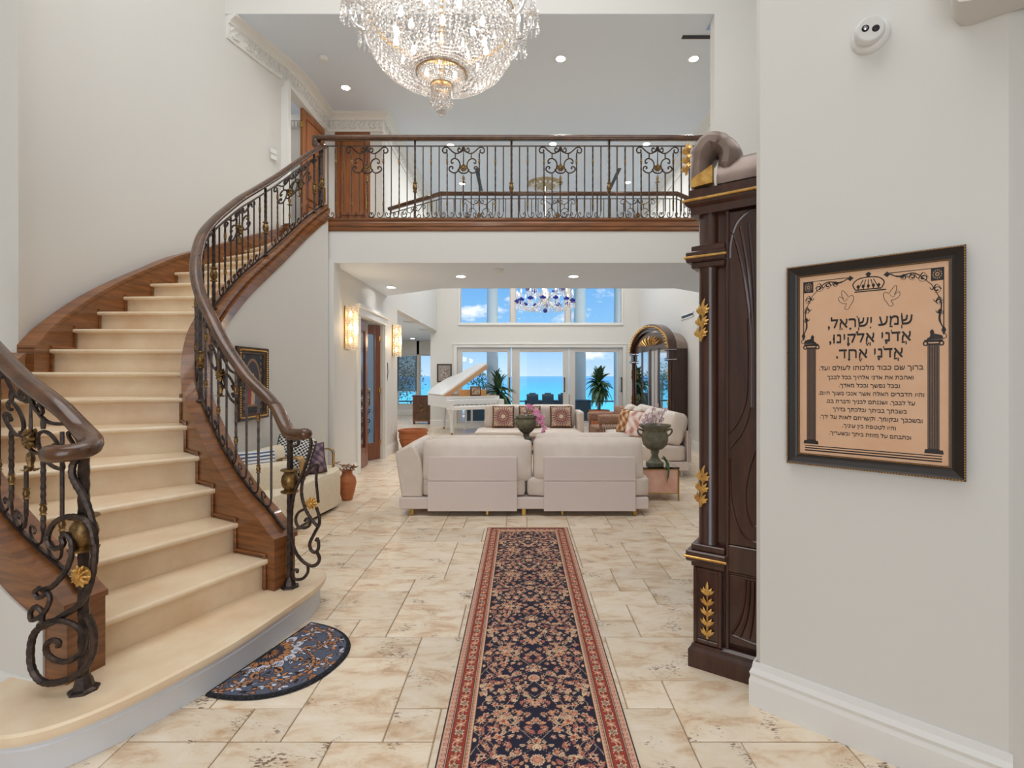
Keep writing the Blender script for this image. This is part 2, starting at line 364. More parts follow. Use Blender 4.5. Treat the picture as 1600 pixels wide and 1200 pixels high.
def cnorm(side, n):                    # away from the treads
    d = cpath(side, min(19, n+.15))-cpath(side, max(1.2, n-.15)); d.normalize()
    return V(d.y, -d.x, 0) if side == 'in' else V(-d.y, d.x, 0)
def off(side, n, o):
    return cpath(side, n)+cnorm(side, n)*o
def ns_(a, b, m): return [a+(b-a)*i/(m-1) for i in range(m)]
def ribbon(side, n0, n1, o0, o1, zt, zb, m=60, mb=None):
    mb = mb or MB(); vs = []; fs = []
    for n in ns_(n0, n1, m):
        a = off(side, n, o0); b = off(side, n, o1); t = zt(n); d = zb(n)
        vs += [(a.x, a.y, d), (b.x, b.y, d), (b.x, b.y, t), (a.x, a.y, t)]
    for i in range(m-1):
        for k in range(4): fs.append((i*4+k, i*4+(k+1) % 4, i*4+4+(k+1) % 4, i*4+4+k))
    fs += [(3, 2, 1, 0), tuple((m-1)*4+k for k in range(4))]
    return mb.add(vs, fs)
# ---- walls
SW = [(-3.74,3.81),(-3.84,4.05),(-3.90,4.32),(-3.94,4.62),(-3.95,4.93),(-3.93,5.27),(-3.89,5.62),(-3.82,5.97),(-3.73,6.3),(-3.64,6.63),(-3.55,6.97),(-3.42,7.37)]
sw = [tuple(p)[:2] for p in cmr([q+(0,) for q in SW], 4)]
back = [(x-.15, y) for x, y in sw]; back[0] = (-4.2, 3.81)
struct(MB().prism(sw[::-1]+back, 0, ZTOP).build('wall_stair', mt['wall'], smooth=True, sharp=30))
wallbox('wall_stair_front', [(-6.0, -4.201, 3.81, 3.95, 0, ZTOP)])
wallbox('wall_foyer_left', [(-6.1, -5.95, -3, 3.9, 0, ZTOP)])
wallbox('wall_entrance', [(-6, -2.3, -3.1, -2.95, 0, ZTOP), (.5, 4.2, -3.1, -2.95, 0, ZTOP), (-2.3, .5, -3.1, -2.95, 3.4, ZTOP)])
# wall hung with the framed print, at 43 degrees to the view
d1 = V(.734, -.679, 0); A0 = V(1.035, 2.26, 0); n1_ = V(-.679, -.734, 0)
def onw(t, o=0, z=0): p = A0+d1*t+n1_*o; return V(p.x, p.y, z)
fw = [onw(.012), onw(.0), onw(0, -.014)] ; bkp = onw(.02, -.09)
poly = [onw(.02).to_2d(), onw(.81).to_2d(), onw(.82, -.006).to_2d(), (2.05, 1.66), (4.1, 1.45), (4.1, 1.60), (2.05, 1.80), (1.66, 1.80), bkp.to_2d(), onw(.0, -.09).to_2d(), onw(-.004, -.06).to_2d(), onw(-.002, -.02).to_2d()]
struct(MB().prism([tuple(p) for p in poly], 0, ZTOP).build('wall_print', mt['wall']))
# soffit with rounded corner, top right
b = MB(); pr = [(.665, 3.4), (.665, 2.74), (.672, 2.70), (.69, 2.672), (.72, 2.662), (1.3, 2.662), (1.3, 3.4)]
vs = [tuple(onw(t, .0, z)) for t, z in pr]+[tuple(onw(t, .16, z)) for t, z in pr]; k = len(pr)
b.add(vs, [tuple(range(k)), tuple(range(2*k-1, k-1, -1))]+[(i, k+i, k+(i+1) % k, (i+1) % k) for i in range(k)])
struct(b.build('trim_soffit', mt['wall'], smooth=True))
wallbox('wall_foyer_right', [(4.0, 4.15, -3, YB+.15, 0, ZTOP)])
wallbox('wall_balcony_right', [(2.42, 4.1, YB, YB+.15, 0, ZTOP)])
wallbox('wall_balcony_header', [(-3.82, 2.42, YB, YB+.3, ZC+.004, ZTOP)])
# under the balcony, left: pilaster and the wall with the glazed door
wallbox('wall_pilaster', [(-2.66, -2.33, YB-.03, YB+.2, 0, ZL)])
DY0, DY1, DZ = 7.62, 8.98, 2.36
wallbox('wall_left', [(XL-.18, XL, YB+.2, DY0, 0, ZL), (XL-.18, XL, DY1, 9.97, 0, ZL), (XL-.18, XL, DY0, DY1, DZ, ZL), (XL-.18, XL, 9.0, 15, ZL, ZC+.1), (XL-.18, XL, 9.97, 14.75, 2.74, ZL)])
wallbox('wall_right', [(XR, XR+.15, YB+.15, 15, 0, ZC+.1)])
def xw(x): return (x-814)*YW/FP
def zw(y): return CH+(587-y)*YW/FP
WX0, WX1 = xw(714), xw(973); CX0, CX1 = xw(719), xw(971)
zs, zt_ = 2.95, 5.0
wallbox('wall_back', [(-2.60, WX0, YW, YW+.2, 0, zs), (WX1, XR+.1, YW, YW+.2, 0, zs), (WX0, WX1, YW, YW+.2, 2.26, zs), (-2.60, CX0, YW, YW+.2, zs, ZC+.1), (CX1, XR+.1, YW, YW+.2, zs, ZC+.1), (CX0, CX1, YW, YW+.2, zt_, ZC+.1)])
# sunroom beyond the left opening
SX0, SX1, SX2, SX3 = -4.60, -3.87, -3.78, -3.22
wallbox('wall_sunroom_back', [(-6.5, SX0, 19, 19.2, 0, 2.74), (SX3, -2.4, 19, 19.2, 0, 2.74), (SX1, SX2, 19, 19.2, 0, 2.74), (SX0, SX3, 19, 19.2, 0, .36), (SX0, SX3, 19, 19.2, 2.24, 2.74)])
wallbox('wall_sunroom_left', [(-6.6, -6.5, 9.9, 19.2, 0, 2.74)])
wallbox('wall_sunroom_right', [(-2.60, -2.42, YW+.2, 19.2, 0, 2.74)])
wallbox('wall_sunroom_front', [(-6.5, XL-.18, 9.9, 9.97, 0, 2.74)])
wallbox('ceiling_sunroom', [(-6.6, XL-.001, 9.97, 19.2, 2.741, 2.85)], 'ceil')
# balcony slab (lower ceiling and upper floor), bay-shaped towards the living room
slab = [(-2.66, YB+.02), (2.6, YB+.02), (XR, YB+.16), (XR, 9.05), (2.53, 8.39), (-1.30, 8.39), (XL, 9.2), (XL, 8.9), (-3.3, 8.9), (-3.45, 7.35)]
struct(MB().prism([(-2.56, YB+.02), (2.5, YB+.02), (2.5, YB+.16), (XR, YB+.16), (XR, 9.05), (2.53, 8.39), (-1.30, 8.39), (XL, 9.2), (XL, YB+.21), (-2.56, YB+.21)], ZL, ZF-.02).build('ceiling_lower', mt['ceil']))
struct(MB().prism([(-2.56, YB), (2.42, YB), (2.42, YB+.018), (-2.56, YB+.018)], ZL-.02, ZF-.14).build('trim_balcony_fascia', mt['wall']))
struct(MB().prism([(-2.50, YB+.12), (2.5, YB+.12), (2.5, YB+.17), (XR, YB+.17), (XR, 9.0), (2.53, 8.36), (-1.30, 8.36), (-2.36, 9.1), (-3.3, 8.9), (-3.40, 7.36)], ZF-.019, ZF).build('floor_upper', mt['stone']))
# wooden trim band along the balcony edge
tb = MB().sweep([(-2.56, YB, ZF), (2.43, YB, ZF)], [(-.10, -.145), (.012, -.145), (.02, -.125), (.018, -.10), (.034, -.085), (.034, -.05), (.028, -.03), (.05, -.012), (.05, .005), (-.10, .005)])
struct(tb.build('trim_balcony_wood', mt['wood']))
wallbox('ceiling_upper', [(-4.2, 4.0, YB+.3, 15, ZC, ZC+.12), (-3.8, 2.42, YB+.004, YB+.3, ZC, ZC+.003), (-5.2, -4.2, 6.9, 9.1, ZC, ZC+.12)], 'ceil')
wallbox('ceiling_foyer', [(-6.1, 4.2, -3.1, YB+.3, ZTOP, ZTOP+.1)], 'ceil')
# upper hall walls
HX = -3.36
wallbox('wall_hall_left', [(HX-.14, HX, 8.62, 9.02, ZF, ZC), (HX-.14, HX, 7.37, 8.62, 5.66, ZC), (HX-.24, HX-.04, 7.31, 7.45, 5.60, ZC), (-5.2, -5.1, 7.0, 9.0, ZF, ZC), (-5.2, -3.72, 6.9, 7.0, ZF, ZC), (-5.2, HX, 9.0, 9.1, ZF, ZC), (-5.2, HX-.14, 7.0, 9.0, ZF-.05, ZF)])
wallbox('wall_hall_back', [(HX, -3.24, 8.9, 9.03, ZF, ZC), (-2.62, XL, 8.9, 9.03, ZF, ZC), (-3.24, -2.62, 8.9, 9.03, 5.76, ZC)])
lamp('upper_room_fill', 'POINT', (-4.3, 7.9, 5.5), 8, col=(1, .96, .9), shadow_soft_size=.15)  # unseen point light added to brighten the upper room
# moulded door casing of the upper opening
b = MB(); b.rbox(HX-.16, HX+.03, 7.33, 7.42, ZF, 5.682, .006); b.rbox(HX-.1, HX+.027, 7.40, 8.7, 5.62, 5.68, .006)
struct(b.build('trim_hall_opening', mt['trim']))
# crown moulding with a frieze of leaves in relief
cp = [(-3.70, 6.42), (-3.64, 6.63), (-3.55, 6.97), (-3.42, 7.37), (HX, 7.8), (HX, 8.9), (XL, 8.9), (XL, 14.68)]
crown_prof = [(0, -.285), (.02, -.285), (.03, -.245), (.035, -.11), (.06, -.10), (.07, -.075), (.10, -.055), (.15, -.03), (.16, 0), (0, 0)]
cm = struct(MB().sweep([(x, y, ZC) for x, y in cp], crown_prof).build('trim_crown', mt['trim']))
leaf = MB()
for i in range(len(cp)-1):
    a = V(*cp[i], 0); q = V(*cp[i+1], 0); L = (q-a).length; dr = (q-a).normalized(); nr = V(dr.y, -dr.x, 0)
    for k in range(int(L/.085)):
        if i == 6 and k > 46: break
        c = a+dr*(k+.5)*.085+nr*.040+V(0, 0, ZC+.052)
        for s in (-1, 1):
            p0 = c+V(0, 0, -.225); p1 = c+dr*.03+V(0, 0, -.225+s*.05); p2 = c+dr*.055*(-1 if k % 2 else 1)+V(0, 0, -.225+s*.075)
            leaf.tube([p0, p1, p2], [.007, .020, .006], 5)
        leaf.lathe([(.0, -.018), (.024, 0), (0, .018)], 5, c+V(0, 0, -.225))
lf = leaf.build('frieze_relief', mt['trim'], cm); lf['kind'] = 'stuff'
cm2 = struct(MB().sweep([(XR, 14.68, ZC), (XR, YB+.16, ZC)], crown_prof).build('trim_crown_right', mt['trim']))
# dentils on the cornice seen inside the upper room
b = MB(); b.box(-5.1, HX-.15, 8.90, 9.0, ZC-.18, ZC); b.box(-5.1, HX-.15, 8.86, 9.0, ZC-.10, ZC)
for k in range(26): b.box(-5.05+k*.06, -5.02+k*.06, 8.87, 8.92, ZC-.20, ZC-.12)
struct(b.build('trim_room_cornice', mt['trim']))
# baseboards
bprof = [(0, 0), (.022, 0), (.022, .11), (.017, .13), (.021, .145), (.012, .165), (.008, .19), (0, .19)]
bb = MB().sweep([tuple(onw(-.005, -.09)), tuple(onw(.0, 0)), tuple(onw(.82, 0))], [(o, z) for o, z in bprof])
struct(bb.build('baseboard_print_wall', mt['trim']))
bb = MB().sweep([(XL, YB+.2, 0), (XL, DY0-.1, 0)], bprof); bb.sweep([(XL, DY1+.1, 0), (XL, 9.97, 0), (XL-.18, 9.97, 0)], bprof); bb.sweep([(-2.66, YB-.03, 0), (-2.33, YB-.03, 0), (-2.33, YB+.2, 0)], bprof)
struct(bb.build('baseboard_left', mt['trim']))
struct(MB().sweep([(-2.6, YW, 0), (WX0-.12, YW, 0)], bprof).sweep([(WX1+.12, YW, 0), (XR, YW, 0), (XR, YB+.15, 0)], bprof).build('baseboard_back', mt['trim']))
struct(MB().sweep([(-6.5, 19, 0), (-2.6, 19, 0)], bprof).build('baseboard_sunroom', mt['trim']))
# ================================================================== STAIRCASE
st = thing('staircase', 'curved limestone staircase with dark wooden stringers climbing along the left wall', 'staircase', (0, 0, 0))
# bull-nosed first step: white painted base, stone top
B1 = [(-1.50,3.33),(-1.36,3.36),(-1.27,3.32),(-1.235,3.22),(-1.23,3.08),(-1.27,2.85),(-1.36,2.46),(-1.47,2.18),(-1.56,2.00),(-1.66,1.87),(-1.78,1.80),(-1.93,1.80),(-2.07,1.88),(-2.15,2.02),(-2.15,2.16),(-2.08,2.27)]
b1 = [tuple(p)[:2] for p in cmr([q+(0,) for q in B1], 5)]+[(-1.95, 2.5), (-1.65, 3.1)]
cen = V(-1.75, 2.6, 0)
def inset(pl, d):
    out = []
    for i, p in enumerate(pl):
        a = V(*pl[i-1], 0); c = V(*pl[(i+1) % len(pl)], 0); t = (c-a).normalized(); out.append((p[0]+t.y*d, p[1]-t.x*d))
    return out
b1 = b1[::-1]          # counter-clockwise
ins = lambda d: inset(b1, -d)
def loft(rings, mb=None):
    mb = mb or MB(); n = len(rings[0][0]); vs = []; fs = []
    for pl, z in rings: vs += [(p[0], p[1], z) for p in pl]
    for i in range(len(rings)-1):
        for k in range(n): fs.append((i*n+k, i*n+(k+1) % n, (i+1)*n+(k+1) % n, (i+1)*n+k))
    fs += [tuple(range(n-1, -1, -1)), tuple(range((len(rings)-1)*n, len(rings)*n))]
    return mb.add(vs, fs)
loft([(ins(.035), 0), (ins(.035), .098), (ins(.030), .104), (ins(.035), .112), (ins(.026), .122), (ins(.022), .138)]).build('step_base', mt['step_white'], st, smooth=True)['label'] = 'white painted base of the bottom step'
loft([(ins(.02), .138), (ins(.004), .142), (ins(0), .150), (ins(-.001), .162), (ins(.0), .176), (ins(.010), .1845)]).build('tread', mt['stone'], st, smooth=True)
for n in range(2, 19):
    a, b_ = cpath('in', n), cpath('out', n); c, d = cpath('in', n+1), cpath('out', n+1); z = zn(n)
    di = (c-a).normalized(); do = (d-b_).normalized(); e = (a-b_).normalized()*.02
    q = MB().prism([tuple((a+e)[:2]), tuple((c+e+di*.04)[:2]), tuple((d-e+do*.04)[:2]), tuple((b_-e)[:2])], z-.036, z)
    q.tube([a+e+V(0, 0, z-.018), b_-e+V(0, 0, z-.018)], .018, 10)
    q.build('tread', mt['stone'], st, smooth=True)
    zb = zn(n-1)
    MB().prism([tuple((a+e+di*.03)[:2]), tuple((a+e+di*.05)[:2]), tuple((b_-e+do*.05)[:2]), tuple((b_-e+do*.03)[:2])], zb-.036, z-.036).build('riser', mt['stone'], st)
a, b_ = cpath('in', 19), cpath('out', 19)
MB().prism([tuple(a[:2]), tuple((a+V(.03, .03, 0))[:2]), tuple((b_+V(.03, .03, 0))[:2]), tuple(b_[:2])], zn(18)-.036, ZF-.02).build('riser', mt['stone'], st)
# stringers
ST = .165
zt = lambda n: zn(n)+ST
zi = lambda n: max(RS, zn(n)-.24)
m_ = ribbon('in', 1.72, 19, .0, .15, zt, zi, 90); ribbon('in', 1.70, 19, -.008, .165, lambda n: zt(n)+.012, lambda n: zt(n)-.012, 90, m_)
ribbon('in', 3.2, 19, .14, .185, lambda n: zt(n)-.04, lambda n: zt(n)-.10, 70, m_); ribbon('in', 3.2, 19, .14, .172, lambda n: zt(n)-.10, lambda n: zt(n)-.17, 70, m_)
m_.build('inner_stringer', mt['wood'], st, smooth=True, sharp=30)
m_ = ribbon('out', 1.85, 7.8, .0, .15, zt, zi, 50); ribbon('out', 1.83, 7.8, -.008, .165, lambda n: zt(n)+.012, lambda n: zt(n)-.012, 50, m_)
m_.build('outer_stringer', mt['wood'], st, smooth=True, sharp=30)
wz = lambda n: zn(n)+.155
m_ = ribbon('out', 8.15, 19.3, .0, .10, wz, lambda n: zn(n)-.25, 60); ribbon('out', 8.15, 19.3, -.012, .10, lambda n: wz(n)+.02, lambda n: wz(n)-.012, 60, m_)
m_.build('wall_stringer', mt['wood'], st, smooth=True, sharp=30)
# thin wooden cover strips that step round each tread end
m_ = MB()
for n in range(2, 9):
    a = off('in', n, -.006); c = off('in', n+1, -.006); z = zn(n)
    m_.tube([a+V(0, 0, zn(n-1)), a+V(0, 0, z+.02), c+V(0, 0, z+.02)], .011, 4)
m_.build('tread_moulding', mt['wood'], st); m_ = MB()
for n in range(9, 15):
    a = off('out', n, -.006); c = off('out', n+1, -.006); z = zn(n)
    m_.tube([a+V(0, 0, zn(n-1)), a+V(0, 0, z+.02), c+V(0, 0, z+.02)], .011, 4)
m_.build('tread_moulding', mt['wood'], st)
# plaster under the flight
struct(ribbon('in', 2.0, 19, .11, .158, lambda n: zt(n)-.14, lambda n: 0, 70).build('wall_under_stair', mt['wall'], smooth=True, sharp=30))
struct(ribbon('out', 2.35, 8.6, .06, .158, lambda n: zt(n)-.19, lambda n: 0, 40).build('wall_under_outer_flight', mt['wall'], smooth=True, sharp=30))
struct(MB().sweep([tuple(off('out', n, .158)) for n in ns_(8.4, 2.35, 30)], bprof).build('baseboard_outer_flight', mt['trim'], smooth=True))
struct(MB().sweep([tuple(off('in', n, .158)) for n in ns_(2.6, 18.6, 50)], bprof).build('baseboard_under_stair', mt['trim'], smooth=True))
# ================================================================== WROUGHT-IRON RAILINGS
class Path:                                # arc-length map of a base line: at(s, v, d) -> point v above it, d to its right
    def __init__(s, pts):
        s.P = [Vector(p) for p in pts]; s.S = [0]
        for a, b in zip(s.P, s.P[1:]): s.S.append(s.S[-1]+(b-a).to_2d().length)
        s.L = s.S[-1]
    def at(s, x, v=0, d=0):
        i = 0
        while i < len(s.S)-2 and s.S[i+1] < x: i += 1
        t = (x-s.S[i])/max(1e-6, s.S[i+1]-s.S[i]); p = s.P[i].lerp(s.P[i+1], t); q = (s.P[i+1]-s.P[i]); q.z = 0; q.normalize()
        return p+V(q.y*d, -q.x*d, v)
def scroll2(pts, n=6): return [p.to_2d() for p in cmr([(a, b, 0) for a, b in pts], n)]
def put(mb, path, s0, pts, r, vs=1, sides=6, v0=0, hs=1): mb.tube([path.at(s0+u*hs, v0+v*vs) for u, v in pts], r, sides); return mb
# right half of the scroll motif, (u, v) in metres
S_BIG = [(.040,.885),(.052,.905),(.068,.895),(.070,.868),(.052,.852),(.026,.858),(.004,.885),(.012,.915)]
S_ARM = [(.012,.90),(.030,.868),(.065,.840),(.105,.838),(.150,.868),(.190,.905),(.228,.915),(.258,.893),(.260,.862),(.240,.842),(.214,.850),(.206,.872),(.218,.884)]
C_SC = [(.126,.724),(.148,.712),(.155,.738),(.138,.764),(.105,.772),(.068,.752),(.047,.715),(.046,.670),(.064,.622),(.104,.592),(.150,.602),(.180,.632),(.172,.664),(.146,.672),(.132,.654),(.146,.642)]
ARC = [(.0,.588),(.03,.592),(.055,.612),(.068,.640)]
FOOT = [(0,.125),(.004,.075),(.018,.045),(.042,.032),(.066,.040),(.080,.062),(.074,.088),(.056,.092),(.048,.076),(.058,.066)]
def collar_mb(mb, p, r=.012, h=.03, seg=10, ax=None):
    mb.lathe([(r*.55, -h), (r*1.15, -h*.85), (r*.75, -h*.6), (r*1.1, 0), (r*.75, h*.6), (r*1.15, h*.85), (r*.55, h)], seg, p, ax); return mb
def railing(root, path, H, panels, posts, sp, detail=2, wood=None, foot=True, caps=(0, 0), kv=1.0, tip=None, skipposts=(), bw=1.0):
    """panels: list of (s of motif centre); posts: list of s; sp: bar spacing; kv: vertical scale of the motif"""
    VT = .928*kv
    step = .05
    m = max(2, int(path.L/step))
    ss = [path.L*i/m for i in range(m+1)]
    MB().tube([path.at(s, .022) for s in ss], .0095, 4, up=(0, 0, 1)).build('bottom_rail', mt['iron'], root)
    MB().tube([path.at(s, VT) for s in ss], .0085, 4, up=(0, 0, 1)).build('top_rail', mt['iron'], root)
    all_p = sorted(posts)
    for s in posts:
        if s in skipposts: continue
        b = MB()
        hh = H-.03; k = 26 if detail > 1 else 8
        b.tube([path.at(s, hh*i/k) for i in range(k+1)], [bw*.0125*(1+(.13 if i % 2 else -.05)) for i in range(k+1)], 4, up=(1, .2, 0))
        if detail > 1: b.lathe([(.034, 0), (.030, .006), (.018, .014), (.014, .03)], 8, path.at(s, .0))
        po = b.build('post', mt['iron'], root)
        kb = MB(); z = .41*kv; p = path.at(s, z)
        kb.lathe([(.012, -.062), (.028, -.058), (.028, -.050), (.016, -.044), (.027, -.022), (.031, 0), (.027, .022), (.016, .044), (.028, .050), (.028, .058), (.012, .062)], 12, p)
        kb.build('ball_knuckle', mt['bronze'], po, smooth=True)
    for a, b_ in zip(all_p, all_p[1:]):
        nb = max(2, round((b_-a)/sp)); d = (b_-a)/nb; cs = [c for c in panels if a < c < b_]
        hs = d/.1007
        for i in range(1, nb):
            s = a+i*d; top = VT; seg2 = None; motif = None
            for c in cs:
                o = round((s-c)/d)
                if abs(s-c-o*d) < d*.3 and abs(o) <= 2:
                    motif = o; top = {0: .465, 1: .590, 2: .845}[abs(o)]*kv; seg2 = (.772*kv, .845*kv) if abs(o) == 1 else None
            bm = MB(); k = 18 if detail > 1 else 3; tw = (i % 2 == 0)
            f0 = .11 if foot else .022
            def bar(v0, v1, kk):
                bm.tube([path.at(s, v0+(v1-v0)*q/kk) for q in range(kk+1)], [bw*.0068*(1+(.28 if (q % 2 and tw) else 0)) for q in range(kk+1)], 4, up=(1, .3, 0))
            bar(f0, top, k)
            if seg2: bar(seg2[0], seg2[1], 2)
            if foot:
                sg = 1 if i < nb/2+.1 else -1
                bm.tube([path.at(s+sg*u*hs*.95, v) for u, v in (scroll2(FOOT, 3) if detail > 1 else FOOT)], .0058, 4)
            bo = bm.build('baluster', mt['iron'], root)
            cz = []
            if motif in (2, -2) or (motif is None and i % 2 == 0): cz.append(.735*kv)
            if i % 2 == 0 or motif in (2, -2): cz.append(.205)
            if motif == 0: cz = [.21]
            for z in cz:
                if detail > 1: collar_mb(MB(), path.at(s, z), .0125, .026).build('collar', mt['bronze'], bo, smooth=True)
        for c in cs:
            b = MB(); r = .0068*bw; sd = 5 if detail > 1 else 4; nn = 5 if detail > 1 else 2
            for g in (-1, 1):
                for cv in (S_BIG, S_ARM, C_SC, ARC): put(b, path, c, [(g*u, v) for u, v in scroll2(cv, nn)], r, kv, sd, 0, hs)
            b.tube([path.at(c, .455*kv), path.at(c, .565*kv)], .005, 5); b.tube([path.at(c, .66*kv), path.at(c, .92*kv)], [.009, .004], 5)
            so = b.build('scroll_panel', mt['iron'], root, smooth=True)
            p = path.at(c, .655*kv); q = path.at(c+.02, .655*kv); q.z = p.z; t = (q-p).normalized(); nr = V(t.y, -t.x, 0)
            for g in ((1, -1) if detail > 1 else (1,)):
                rb = MB(); rb.lathe([(0, .022), (.014, .02), (.018, .012), (.010, .008)], 8, p, nr*g)
                for w_ in range(10):
                    an = w_*PI/5; ce = p+t*(math.cos(an)*.030)+V(0, 0, math.sin(an)*.030)+nr*g*.010
                    rb.lathe([(0, -.018), (.009, -.008), (.010, .006), (0, .018)], 5, ce, t*math.cos(an)+V(0, 0, math.sin(an)))
                rb.build('rosette', mt['bronze'], so, smooth=True)
            tb = MB(); tp = path.at(c, .50*kv); tb.lathe([(.004, .055), (.014, .045), (.017, .02), (.010, -.005), (.013, -.012), (.006, -.02)], 8, tp)
            for w_ in range(5):
                an = w_*2*PI/5; tb.tube([tp+V(0, 0, -.015), tp+V(math.cos(an)*.018, math.sin(an)*.018, -.028), tp+V(math.cos(an)*.036, math.sin(an)*.036, -.024)], [.005, .006, .002], 4)
            tb.build('tassel', mt['bronze'], so, smooth=True)
    if wood: wood()
HP = [(-.036, -.012), (-.030, -.030), (-.020, -.036), (.020, -.036), (.030, -.030), (.036, -.012), (.034, .006), (.022, .018), (0, .022), (-.022, .018), (-.034, .006)]
HP = [(a*1.12, b*1.12) for a, b in HP]
# ---- front of the balcony
rf = thing('balcony_railing', 'black scrollwork railing with brown handrail along the front edge of the upper balcony', 'railing')
pf = Path([(-2.50, YB+.02, ZF), (2.40, YB+.02, ZF)])
X0 = lambda x: (x-814)/FP*YB+2.50
posts = [X0(v) for v in (499, 648, 799, 952, 1103)]
railing(rf, pf, 1.04, [X0(573), X0(724), X0(876), X0(1028)], posts, .1007, bw=1.3,
        wood=lambda: MB().sweep([(-2.56, YB-.02, ZF+1.02), (2.42, YB-.02, ZF+1.02), (2.50, YB-.06, ZF+1.02)], HP).build('handrail', mt['rail'], rf, smooth=True))
# ---- far side of the balcony, bay-shaped
rb_ = thing('balcony_railing', 'far scrollwork railing on the bayed inner edge of the balcony, behind the front railing', 'railing')
pts = [(-2.34, 9.10, ZF), (-1.30, 8.33, ZF), (2.53, 8.33, ZF), (3.30, 8.98, ZF)]
pb = Path(pts); l0, l1, l2 = pb.S[1], pb.S[2], pb.S[3]
railing(rb_, pb, 1.04, [l0*.5, l0+.62, l0+1.9, l0+3.2, l1+.5], [.03, l0, l0+1.26, l0+2.54, l1, l2-.03], .105, detail=1,
        wood=lambda: MB().sweep([(x, y, z+1.02) for x, y, z in pts], HP).build('handrail', mt['rail'], rb_, smooth=True))
# ---- inner stair railing
hr = lambda n: zn(n)+.885+.05*min(1, max(0, (n-3)/4))
ri = thing('stair_railing', 'inner stair railing sweeping up from the lower newel to the balcony corner', 'railing')
ptsi = []
for n in ns_(1.78, 19, 120):
    p = off('in', n, .085); ptsi.append((p.x, p.y, zt(n)+.008))
pi_ = Path(ptsi); L = pi_.L
def along(path, side, n):     # arc length at step number n
    m = 120; return path.S[min(m-1, max(0, round((n-path.n0)/(path.n1-path.n0)*(m-1))))]
pi_.n0, pi_.n1 = 1.78, 19
sq = [0.0, .98, 1.86, 2.82, 3.72, L-.02]
def rail_wood_i():
    w_ = [tuple(off('in', n, .085))[:2]+(hr(n),) for n in ns_(2.0, 18.85, 110)]
    p0 = V(*w_[0])
    head = [(-1.24, 2.93, 1.125), (-1.30, 2.96, 1.12), (-1.37, 3.01, 1.135)]
    w2 = [tuple(q) for q in cmr(head+w_[0:3], 5)][:-8]+w_[2:]
    e = w_[-1]; w2 += [(-2.56, YB-.02, e[2]+.03)]
    m = MB().sweep(w2, HP)
    m.rbox(-2.60, -2.53, YB-.055, YB+.015, ZF+.90, ZF+1.04, .012)
    m.lathe([(0, -.036), (.03, -.034), (.042, -.012), (.036, .012), (.02, .022), (0, .023)], 14, (-1.235, 2.925, 1.125))
    m.build('handrail', mt['rail'], ri, smooth=True, sharp=50)
railing(ri, pi_, .735, [.62, 1.42, 2.34, 3.27, L-.42], sq, .108, kv=.715, bw=1.25, skipposts=(0.0,), wood=rail_wood_i)
# ---- outer stair railing
ro = thing('stair_railing', 'outer stair railing at the left edge, in front of the white curved wall', 'railing')
ptso = []
for n in ns_(1.9, 6.7, 60):
    p = off('out', n, .085); ptso.append((p.x, p.y, zt(n)+.008))
po_ = Path(ptso)
def rail_wood_o():
    w_ = [tuple(off('out', n, .085))[:2]+(hr(n),) for n in ns_(2.3, 6.8, 40)]
    head = [(-1.825, 1.985, 1.158), (-1.775, 1.975, 1.158), (-1.728, 2.015, 1.165), (-1.752, 2.09, 1.185)]
    pts_ = cmr(head+[(-1.845, 2.155, 1.23)]+w_[0:2], 6)
    MB().sweep([tuple(q) for q in pts_][:-6]+w_[1:], HP).build('handrail', mt['rail'], ro, smooth=True, sharp=50)
railing(ro, po_, .735, [.30, 1.16], [0.0, .66, po_.L-.02], .105, kv=.715, bw=1.25, skipposts=(0.0,), wood=rail_wood_o)
# ---- newels: heavy iron post, gilt ball, free scrollwork and a rosette
def newel(root, base, top, scrolls, ros, rr, Y, rsz, ballz, mats=('iron', 'bronze')):
    b = MB(); k = 34; h = top-base.z
    b.tube([base+V(0, 0, h*i/k) for i in range(k+1)], [rr*(1+(.10 if i % 2 else -.04)) for i in range(k+1)], 6)
    b.lathe([(.055, 0), (.050, .008), (.036, .014), (.03, .04), (rr, .06)], 7, base)
    n_ = b.build('newel', mt['iron'], root)
    MB().lathe([(rr, -.075), (.050, -.07), (.054, -.062), (.030, -.052), (.044, -.030), (.050, 0), (.044, .030), (.030, .052), (.054, .062), (.05, .07), (rr, .075)], 16, base+V(0, 0, ballz-base.z)).build('ball_knuckle', mt['bronze'], n_, smooth=True)
    for pts_, r in scrolls:
        q = cmr(pts_, 7); m = len(q)
        MB().tube(q, [r*(1+.07*math.sin(i*2.1)) for i in range(m)], 7).build('scroll', mt['iron'], n_, smooth=True)
    p, nr = ros; t = V(nr.y, -nr.x, 0).normalized(); nr = nr.normalized(); rb = MB()
    rb.lathe([(0, rsz*.42), (rsz*.2, rsz*.38), (rsz*.26, rsz*.2), (rsz*.2, .0)], 10, p, nr)
    for ring, cnt, rad in ((0, 10, .62), (1, 9, .40)):
        for w_ in range(cnt):
            an = (w_+ring*.5)*2*PI/cnt; dr = t*math.cos(an)+V(0, 0, math.sin(an)); ce = p+dr*(rsz*rad)+nr*(rsz*(.14+.10*ring))
            rb.lathe([(0, -rsz*.38), (rsz*.10, -rsz*.15), (rsz*.135, rsz*.12), (rsz*.08, rsz*.32), (0, rsz*.38)], 6, ce, dr)
    rb.lathe([(rsz*.8, -.006), (rsz*.8, .004)], 14, p, nr)
    rb.build('rosette', mt['gold'] if rsz > .035 else mt['bronze'], n_, smooth=True)
def P2(pts, Y, dy=0): return [px(x, y, Y+dy*i) for i, (x, y) in enumerate(pts)]
NL = flr(131, 1078, RS)
Yl = NL.y-.02
